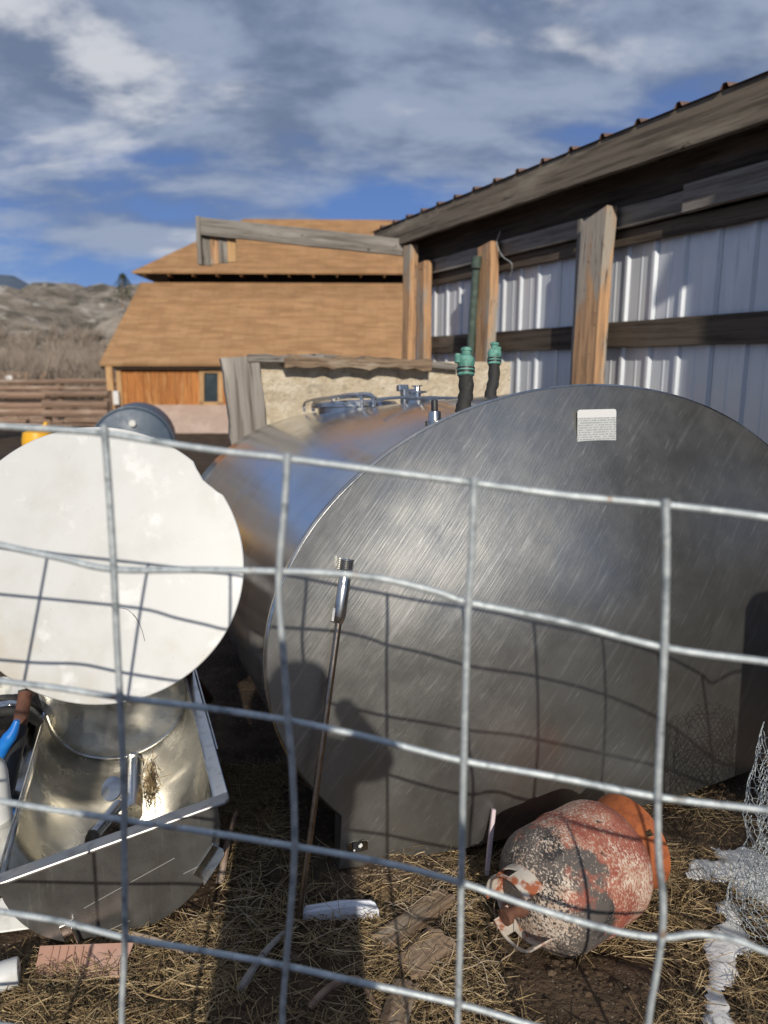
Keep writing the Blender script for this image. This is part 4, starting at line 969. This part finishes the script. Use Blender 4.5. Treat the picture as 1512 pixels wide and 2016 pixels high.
# ------------------------------------------------------------------ rod leaning on the tank
ra = on_bulge(683, 1100, .02); rb = G(586, 1815); rb.z = -.02
rod = thing('steel_rod', 'thin steel tube with a threaded coupling leaning on the tank front', 'rod', rb)
rd = (ra - rb).normalized(); rl = (ra - rb).length
rm4 = T4(rb, rotto(rd))
s1 = rl * .845
obj('tube', MB().lathe([(.0085, 0), (.0085, s1 * .5), (.0090, s1)], rm4, 16), mat('brown_tinted_steel', (.40, .33, .26), .25, 1.0, [((.26, .20, .15), 30, 4, .45, .7)], rvar=.08), rod, True)
obj('coupling', MB().lathe([(.011, s1 - .02), (.015, s1 - .01), (.0172, s1), (.0172, rl - .035), (.0150, rl - .03)], rm4, 20), MT['steel_bright'], rod, True)
obj('threaded_end', MB().lathe([(.0150, rl - .032)] + [q for i in range(6) for q in ((.0172, rl - .030 + i * .005), (.0205, rl - .028 + i * .005))] + [(.0185, rl), (.0130, rl), (.0125, rl - .02)], rm4, 24), MT['steel_bright'], rod, True)
e = rb + rd * (s1 + .005); obj('clip', MB().box(e - TR * .017 - AX * .002, (.006, .010, .034), rotto(rd).copy()), MT['steel_bright'], rod)

# ------------------------------------------------------------------ old gas cylinder
CR = .155
cc = D(1132, 1722, 1.90); cc.z = CR - .040
ch = R(56); CA = Vector((math.sin(ch), math.cos(ch), 0.05)).normalized()      # from collar end to foot ring
crot = rotto(CA, Vector((0, 0, 1))); cm = T4(cc, crot)
cyl = thing('gas_cylinder', 'old gas cylinder with flaking red and white paint lying against the tank foot', 'cylinder', Vector((cc.x, cc.y, 0)))
hl = .088
prof = [(.001, -hl - .098)] + [(CR * math.sin(a), -hl - .098 * math.cos(a)) for a in [R(q) for q in (12, 24, 36, 48, 58, 68, 78, 86)]] + [(CR, -hl), (CR, -.006), (CR + .004, -.004), (CR + .004, .006), (CR, .008), (CR, hl)] + \
    [(CR * math.sin(a), hl + .098 * math.cos(a)) for a in [R(q) for q in (86, 78, 68, 58, 48, 36, 24, 12)]] + [(.001, hl + .098)]
mb = MB().lathe(prof, cm, 56); local_obj('cylinder_body', mb, MT['flaked'], cyl, crot, cc, True)
def band(name, r0, r1, z0, z1, a0, a1, mt, holes=(), n=40, th=.004):
    """curved strip about the cylinder axis with openings left between angle spans"""
    mb = MB()
    def seg(b0, b1, y0, y1):
        k = max(2, int(abs(b1 - b0) / R(6))); rows = []
        for i in range(k + 1):
            a = b0 + (b1 - b0) * i / k; ro = lambda z: r0 + (r1 - r0) * (z - z0) / (z1 - z0)
            rows.append([cm @ Vector((rr * math.cos(a), rr * math.sin(a), z)) for rr, z in ((ro(y0), y0), (ro(y1), y1), (ro(y1) - th, y1), (ro(y0) - th, y0), (ro(y0), y0))])
        mb.grid(rows)
        for r in (rows[0], rows[-1]): mb.add(r[:4], [(0, 1, 2, 3)])
    cur = a0
    for h0, h1, y0, y1 in holes:
        seg(cur, h0, z0, z1)
        if y0 > z0: seg(h0, h1, z0, y0)
        if y1 < z1: seg(h0, h1, y1, z1)
        cur = h1
    seg(cur, a1, z0, z1)
    return obj(name, mb, mt, cyl, True)
band('foot_ring', .105, .128, hl + .066, hl + .128, 0, 2 * math.pi, MT['rust'], [(R(40), R(48), hl + .090, hl + .108), (R(160), R(168), hl + .090, hl + .108), (R(280), R(288), hl + .09, hl + .108)])
band('collar', .090, .094, -hl - .135, -hl - .070, R(118), R(395), MT['rusty_white'], [(R(150), R(196), -hl - .128, -hl - .098), (R(225), R(258), -hl - .2, -hl - .104), (R(300), R(350), -hl - .128, -hl - .098)])
vm_ = T4(cm @ Vector((0, 0, -hl - .092)), rotto(-CA))
obj('valve', MB().lathe([(.022, 0), (.022, .02), (.014, .024), (.014, .05), (.02, .052), (.02, .066)], vm_, 16), MT['rust_pipe'], cyl, True)
# torn white sticker on the shoulder
mb = MB(); rows = []
for i in range(9):
    a = R(206 + i * 3.6); r_ = []
    for q in (48, 54, 60, 66):
        b_ = R(q); r_.append(cm @ Vector(((CR + .0012) * math.sin(b_) * math.cos(a), (CR + .0012) * math.sin(b_) * math.sin(a), -hl - (.098 + .0012) * math.cos(b_))))
    rows.append(r_)
mb.grid(rows); obj('torn_label', mb, MT['paper'], cyl, True)
# strip of clear mauve plastic standing by the collar
sa = G(958, 1722); sa.z = 0; sb = D(972, 1592, (sa - CAM).y * CP - (sa - CAM).z * SP + .03)
board('plastic_strip', sa, sb, .012, .022, MT['mauve'], None, up=(1, 0, 0), bevel=.002, seg=3, seed=90)
tag(bpy.data.objects['plastic_strip'], 'narrow mauve plastic strip standing upright by the gas cylinder', 'strip')

# ------------------------------------------------------------------ things lying on the ground
def gp(px, py, h=0.0):
    p = G(px, py, 0); p = G(px, py, ground_h(p.x, p.y)); p.z = ground_h(p.x, p.y) + h; return p
# white enamel panel on edge
a = gp(592, 1812); b = gp(748, 1812)
e = thing('enamel_panel', 'bent white enamel panel standing on edge in the straw below the rod', 'panel', (a + b) / 2)
d = (b - a).normalized(); ht = .052
o_pts = [a + d * q * (b - a).length + Vector((0, .012 * math.sin(q * 3), z)) for q, z in ((0, -.01), (1, -.005), (.985, .03), (.94, .048), (.88, .053), (.5, .047), (.06, .038), (.0, .022))]
obj('panel', MB().prism(o_pts, Vector((.0, .003, 0))), MT['white_enamel'], e, bevel=.002)
obj('flange', MB().prism([o_pts[k] + Vector((0, .002, -.001)) for k in (3, 4, 5, 6)], Vector((0, .012, -.006))), MT['white_enamel'], e)
# planks
def plank(name, label, p0, p1, wd, th, mt, seed):
    """weathered plank: uneven long edges, splintered ends, cupped top (length on local X)"""
    p0 = gp(*p0); p1 = gp(*p1); ln = (p1 - p0).length; m = frame(p1 - p0); mb = MB(); na, nb_ = 26, 9; top = []; bot = []
    for i in range(na + 1):
        rt = []; rb_ = []
        for k in range(nb_ + 1):
            v = k / nb_ - .5; x = ln * (i / na - .5)
            if i in (0, na): x += (1 if i else -1) * (.016 * noise.noise(Vector((k * 1.7, seed, i))) + .010 * noise.noise(Vector((k * .6, seed, 3 + i))))
            y = v * wd * (1 + .10 * noise.noise(Vector((i * .25, seed, 0 if v < 0 else 8))))
            z = .0022 * noise.noise(Vector((i * .12, k * 2.3, seed))) + .0018 * noise.noise(Vector((i * .5, k * 3.1, seed + 4))) - (.004 if k in (0, nb_) else 0)
            rt.append(Vector((x, y, th / 2 + z))); rb_.append(Vector((x * .995, y * .98, -th / 2)))
        top.append(rt); bot.append(rb_)
    mb.grid(top); mb.grid(bot)
    mb.grid([[r[0] for r in top], [r[0] for r in bot]]); mb.grid([[r[-1] for r in top], [r[-1] for r in bot]]); mb.grid([top[0], bot[0]]); mb.grid([top[-1], bot[-1]])
    o = bpy.data.objects.new(name, mb.mesh(name)); o.data.materials.append(MT[mt])
    o.matrix_basis = Matrix.Translation((p0 + p1) / 2 + Vector((0, 0, th / 2))) @ m.to_4x4(); link(o)
    return tag(o, label, 'plank')
plank('wood_plank', 'grey split plank lying in the straw between the panel and the gas cylinder', (752, 1868), (878, 1772), .062, .028, 'wood_plank', 101)
plank('wood_plank', 'short brown broken board end beside the grey split plank', (800, 1925), (872, 1858), .085, .030, 'wood_plank', 102)
plank('wood_plank', 'dark bark-edged board half buried in straw below the broken board end', (772, 2034), (800, 1950), .06, .026, 'wood_plank', 103)
# pink ribbed plate
cn = [gp(68, 1925, .006), gp(238, 1930, .006), gp(266, 1878, .03), gp(82, 1885, .03)]
pk = thing('pink_plate', 'flat pink plastic plate with pressed ribs lying in the straw', 'plate', (cn[0] + cn[2]) / 2)
nrm = (cn[1] - cn[0]).cross(cn[3] - cn[0]).normalized(); mb = MB()
edge = [cn[0], cn[0].lerp(cn[1], .45) + (cn[1] - cn[0]) * .0, cn[1], cn[1].lerp(cn[2], .5), cn[2], cn[3]]
edge[1] = cn[0].lerp(cn[1], .55) - (cn[3] - cn[0]) * .10
obj('sheet', mb.prism(edge, nrm * .005), MT['pink'], pk, bevel=.0015)
ex, ey = cn[1] - cn[0], cn[3] - cn[0]
for u0 in (.16, .34, .52):
    pth = [cn[0] + ex * (u0 + a) + ey * b + nrm * .0055 for a, b in ((0, .95), (-.01, .35), (.01, .22), (.05, .20), (.075, .32), (.08, .95))]
    obj('rib', MB().tube(spline(pth, 4), .0022, 6), MT['pink'], pk, True)
# pale scrap below the trough's left corner
a_ = [gp(-20, 1800, .03), gp(45, 1792, .05), gp(62, 1835, .01), gp(-20, 1842, .004)]
o = obj('plastic_scrap', MB().prism(a_, Vector((0, .002, .004))), MT['white_plain']); tag(o, 'pale scrap of plastic under the corner of the trough', 'scrap')
o = obj('tin_can', MB().lathe([(.001, 0), (.03, 0), (.032, .004), (.032, .08), (.03, .084)], T4(gp(-40, 1960, .03), rotto(Vector((1, .4, .05)))), 20), MT['white_plain'], None, True); tag(o, 'pale empty can lying in the straw below the pink plate', 'can')
# sticks
def stick(label, pts, r, mt='weed', name='stick'):
    o = obj(name, MB().tube(spline([gp(a, b, h) for a, b, h in pts], 5), [r * (1 - .5 * i / ((len(pts) - 1) * 5)) for i in range((len(pts) - 1) * 5 + 1)], 8), MT[mt], None, True); return tag(o, label, 'stick')
stick('pale curved reed stem lying under the trough front', [(262, 1852, .02), (320, 1868, .02), (370, 1893, .015), (402, 1915, .008)], .006)
stick('dark crooked branch lying below the enamel panel', [(610, 1992, .01), (650, 1965, .03), (700, 1945, .025), (720, 1960, .02), (752, 2012, .01)], .009, 'log')
stick('grey stick lying among straw in the shade beside the rod', [(470, 1960, .01), (520, 1900, .03), (560, 1855, .03)], .011, 'wood_grey')
stick('brown stub of branch leaning on the trough corner', [(432, 1740, .0), (450, 1700, .07), (468, 1662, .11)], .012, 'log')

# chicken-wire roll at the right
def chicken_wire():
    c = Vector((1.062, 1.62, 0)); mb = MB(); n_c = 34; rows_ = 34; rad0 = .165
    def pos(u, v):
        a = u / n_c * 2 * math.pi * 1.0; rr = rad0 * (1 - .10 * (u / n_c)) + .022 * noise.noise(Vector((math.cos(a) * 2, math.sin(a) * 2, v * .11)))
        z = v * .0155; rr *= 1 + .35 * max(0, .25 - z) * math.sin(a * 2 + 1)
        x = c.x + rr * math.cos(a + 2.6) + .04 * z + .012 * noise.noise(Vector((u * .5, v * .3, 3))); y = c.y + rr * math.sin(a + 2.6)
        return Vector((x, y, z + .012 * noise.noise(Vector((u * .4, v * .4, 9)))))
    seg = []
    for lay in range(2):
        for j in range(rows_):
            for i in range(n_c):
                u = i + (.5 if j % 2 else 0) + lay * .27; k = .90 if lay else 1
                a = pos(u - .27, j); b = pos(u + .27, j); a2 = pos(u + .27, j); b2 = pos(u + .5 - .27 + .26 - .26 + .0, j + 1)
                up1 = pos(u + .23 + .0, j + 1); seg.append((pos(u, j), pos(u, j + .45), k)); seg.append((pos(u, j + .45), pos(u + .5, j + 1), k)); seg.append((pos(u, j + .45), pos(u - .5, j + 1), k))
    for a, b, k in seg:
        if k < 1:
            a = Vector((c.x + (a.x - c.x) * .8, c.y + (a.y - c.y) * .8, a.z * .97)); b = Vector((c.x + (b.x - c.x) * .8, c.y + (b.y - c.y) * .8, b.z * .97))
        mb.tube([a, b], .0010, 3, cap=False)
    o = obj('chicken_wire_roll', mb, MT['galv'], None, False); tag(o, 'loose upright roll of hexagonal chicken wire standing on the snow', 'wire roll')
chicken_wire()

# snow strip
SN_B = [(1480, 1700, .13), (1440, 1712, .10), (1400, 1715, .07), (1360, 1720, .05), (1470, 1745, .10), (1450, 1790, .085), (1425, 1830, .07), (1460, 1850, .07), (1415, 1875, .07), (1425, 1905, .06), (1418, 1930, .05), (1410, 1955, .05), (1414, 1980, .05), (1420, 2005, .05), (1415, 2030, .06), (1520, 1720, .12), (1540, 1780, .1)]
SN_P = [(G(a, b), r * .58) for a, b, r in SN_B]
def snow_f(x, y):
    s = sum(math.exp(-((x - p.x) ** 2 + (y - p.y) ** 2) / (r * r)) for p, r in SN_P); return s + .55 * noise.fractal(Vector((x * 11, y * 11, 5)), .7, 2, 5) - .46
mb = MB(); idx = {}; st = .011
for i in range(90):
    for j in range(110):
        x, y = .45 + i * st, 1.2 + j * st; f = snow_f(x, y)
        if f > -.12: idx[(i, j)] = len(mb.v); mb.v.append(Vector((x, y, ground_h(x, y) + .012 * (1 - math.exp(-max(f, 0) * 1.6)) - (.012 if f < 0 else -.001) + .002 * noise.fractal(Vector((x * 12, y * 12, 1)), .9, 2, 4) * smooth(.0, .3, f))))
for (i, j) in list(idx):
    q = [(i, j), (i + 1, j), (i + 1, j + 1), (i, j + 1)]
    if all(k in idx for k in q): mb.f.append(tuple(idx[k] for k in q))
o = obj('snow', mb, MT['snow'], None, True); tag(o, 'thin strip of old melting snow on the earth beside the chicken wire', 'snow', kind='stuff')

# straw and weeds
def scatter_straw():
    g = random.Random(17); mb = MB()
    bare = [(G(1130, 1945), .13), (G(1190, 1990), .14), (G(780, 1740), .16), (G(1270, 1905), .10)]
    def blade(x, y, ln, wd, lift, a, curve):
        d = Vector((math.cos(a), math.sin(a), 0)); s = Vector((-d.y, d.x, 0)); pts = []
        z0 = ground_h(x, y) + lift
        tl = g.gauss(0, .22)
        for q in (-.5, -.15, .2, .5):
            p = Vector((x, y, z0)) + d * q * ln + s * curve * (q * q) * ln; p.z += tl * q * ln + .0; p.z = max(p.z, ground_h(p.x, p.y) + .001); pts.append(p)
        vs = []
        for i, p in enumerate(pts):
            w_ = wd * (1 if i < 3 else .4); vs += [p - s * w_, p + Vector((0, 0, w_ * 1.2)), p + s * w_]
        fs = []
        for i in range(3):
            o_ = i * 3; fs += [(o_, o_ + 1, o_ + 4, o_ + 3), (o_ + 1, o_ + 2, o_ + 5, o_ + 4)]
        mb.add(vs, fs)
    n_ = 0
    while n_ < 19000:
        y = g.uniform(1.15, 2.6); x = g.uniform(-.95, 1.45)
        if abs(x) > .12 + .62 * y: continue
        lv = Vector((x, y, 0)) - TRo; lv.z = 0
        if -.02 < lv.dot(TA) < TLn + .05 and abs(lv.dot(TRr)) < TW + .02: continue
        m = .5 + .5 * noise.noise(Vector((x * 4, y * 4, 2))) + .35 * noise.noise(Vector((x * 11, y * 11, 7)))
        m += .25 if x < .1 else 0
        for p, r in bare: m -= .75 * math.exp(-((x - p.x) ** 2 + (y - p.y) ** 2) / (r * r))
        if snow_f(x, y) > .0: m -= .8
        if y > 1.95 and x > -.3: m -= .45
        m -= .55 * smooth(-.42, -.30, x) * (1 - smooth(-.12, -.02, x)) * smooth(1.2, 1.5, y)  # thinner straw over dark earth, also put here to deepen the person's shadow
        if g.random() > m: continue
        n_ += 1
        blade(x, y, g.uniform(.025, .12) * (1.3 if g.random() < .12 else 1), g.uniform(.0004, .0012), abs(g.gauss(0, .012)), g.uniform(0, 6.28), g.gauss(0, .35))
    o = bpy.data.objects.new('straw', mb.mesh('straw', fix=False)); o.data.materials.append(MT['straw']); link(o); tag(o, 'loose litter of dry yellow straw covering the earth', 'straw', kind='stuff')
scatter_straw()
def weeds():
    g = random.Random(23); mb = MB()
    for k in range(120):
        if k < 70: px, py = g.gauss(860, 80), g.gauss(1800, 45)
        elif k < 100: px, py = g.gauss(500, 60), g.gauss(1800, 60)
        else: px, py = g.gauss(900, 60), g.gauss(1960, 30)
        p = gp(px, py, .0); a = g.uniform(0, 6.28); pts = [p]
        for i in range(4):
            a += g.gauss(0, .5); pts.append(pts[-1] + Vector((math.cos(a) * .032, math.sin(a) * .032, g.uniform(-.006, .028))))
        r0 = g.uniform(.0009, .002); mb.tube(spline(pts, 2), [r0 * (1 - .08 * i) for i in range(9)], 4)
        if g.random() < .6:
            q = pts[2]; mb.tube([q, q + Vector((g.gauss(0, .03), g.gauss(0, .03), g.uniform(0, .04)))], [r0 * .7, r0 * .3], 4)
    o = obj('weeds', mb, MT['weed'], None, False); tag(o, 'tangle of thin dead weed stems round the planks', 'weeds', kind='stuff')
weeds()
# pebbles on the mound
g = random.Random(31); mb = MB()
for k in range(900):
    px, py = g.gauss(790, 75), g.gauss(1735, 30); p = gp(px, py); r = g.uniform(.0012, .0042) * (1.6 if g.random() < .08 else 1)
    bm_ = bmesh.new(); bmesh.ops.create_icosphere(bm_, subdivisions=1, radius=r)
    mb.add([Vector((v.co.x * 1.2, v.co.y, v.co.z * .8)) + p for v in bm_.verts], [tuple(v.index for v in f.verts) for f in bm_.faces]); bm_.free()
o = obj('gravel', mb, straw_material('gravel_grains', [(.13, .085, .05), (.20, .14, .085), (.09, .06, .035), (.30, .23, .15), (.15, .10, .06)], .9)); tag(o, 'loose brown gravel heaped at the foot of the tank', 'gravel', kind='stuff')

g = random.Random(41); mb = MB(); base_ = None
bm_ = bmesh.new(); bmesh.ops.create_icosphere(bm_, subdivisions=1, radius=1.0); iv = [v.co.copy() for v in bm_.verts]; ifc = [tuple(v.index for v in f.verts) for f in bm_.faces]; bm_.free()
for k in range(5200):
    y = g.uniform(1.2, 2.5); x = g.uniform(-.15 - .55 * y, .2 + .58 * y)
    if snow_f(x, y) > 0: continue
    r = .0025 + .010 * g.random() ** 5; p = Vector((x, y, ground_h(x, y))); q = g.uniform(0, 9)
    mb.add([p + Vector((v.x * 1.2, v.y, v.z * .8)) * r * (1 + .45 * noise.noise(v * 1.6 + Vector((q, k, 0)))) for v in iv], ifc)
o = obj('soil_crumbs', mb, straw_material('soil_crumb_grains', [(.055, .036, .022), (.10, .066, .04), (.035, .023, .015), (.15, .105, .066)], .95)); tag(o, 'dark crumbs of dry soil strewn among the straw', 'soil', kind='stuff')

# ------------------------------------------------------------------ the photographer, behind the lens: throws the shadow on tank and fence
def photographer():
    J = [((-.05, -.40, .92), .15, .11), ((-.06, -.41, 1.12), .15, .11), ((-.07, -.41, 1.30), .165, .10), ((-.05, -.40, 1.41), .06, .06), ((-.03, -.37, 1.47), .062, .07), ((-.03, -.36, 1.55), .080, .095), ((-.03, -.36, 1.605), .062, .07),
         ((.10, -.40, 1.34), .065, .065), ((.185, -.27, 1.265), .05, .05), ((.075, -.09, 1.33), .034, .034), ((.05, -.06, 1.37), .03, .03),
         ((-.23, -.40, 1.35), .065, .065), ((-.285, -.26, 1.45), .05, .05), ((-.12, -.09, 1.40), .034, .034), ((-.07, -.06, 1.385), .03, .03),
         ((.04, -.40, .85), .10, .10), ((.06, -.38, .48), .07, .07), ((.06, -.40, .10), .05, .05), ((.07, -.28, .04), .045, .035),
         ((-.15, -.40, .85), .10, .10), ((-.17, -.38, .48), .07, .07), ((-.17, -.40, .10), .05, .05), ((-.18, -.28, .04), .045, .035)]
    E = [(0, 1), (1, 2), (2, 3), (3, 4), (4, 5), (5, 6), (2, 7), (7, 8), (8, 9), (9, 10), (2, 11), (11, 12), (12, 13), (13, 14), (0, 15), (15, 16), (16, 17), (17, 18), (0, 19), (19, 20), (20, 21), (21, 22)]
    me = bpy.data.meshes.new('person'); me.from_pydata([j[0] for j in J], E, []); me.materials.append(MT['cloth'])
    o = bpy.data.objects.new('person', me); link(o)
    s = o.modifiers.new('skin', 'SKIN'); s.use_smooth_shade = True
    for i, j in enumerate(J): me.skin_vertices[0].data[i].radius = (j[1], j[2])
    me.skin_vertices[0].data[0].use_root = True
    o.modifiers.new('smooth', 'SUBSURF').levels = 1
    tag(o, 'person in a dark jacket standing at the fence, both arms raised to hold a phone', 'person')
photographer()
ph = obj('phone', MB().box(Vector((-.035, -.034, 1.385)), (.125, .008, .070)), MT['black'], None, bevel=.003)
tag(ph, 'black phone held up in both hands by the person at the fence', 'phone')
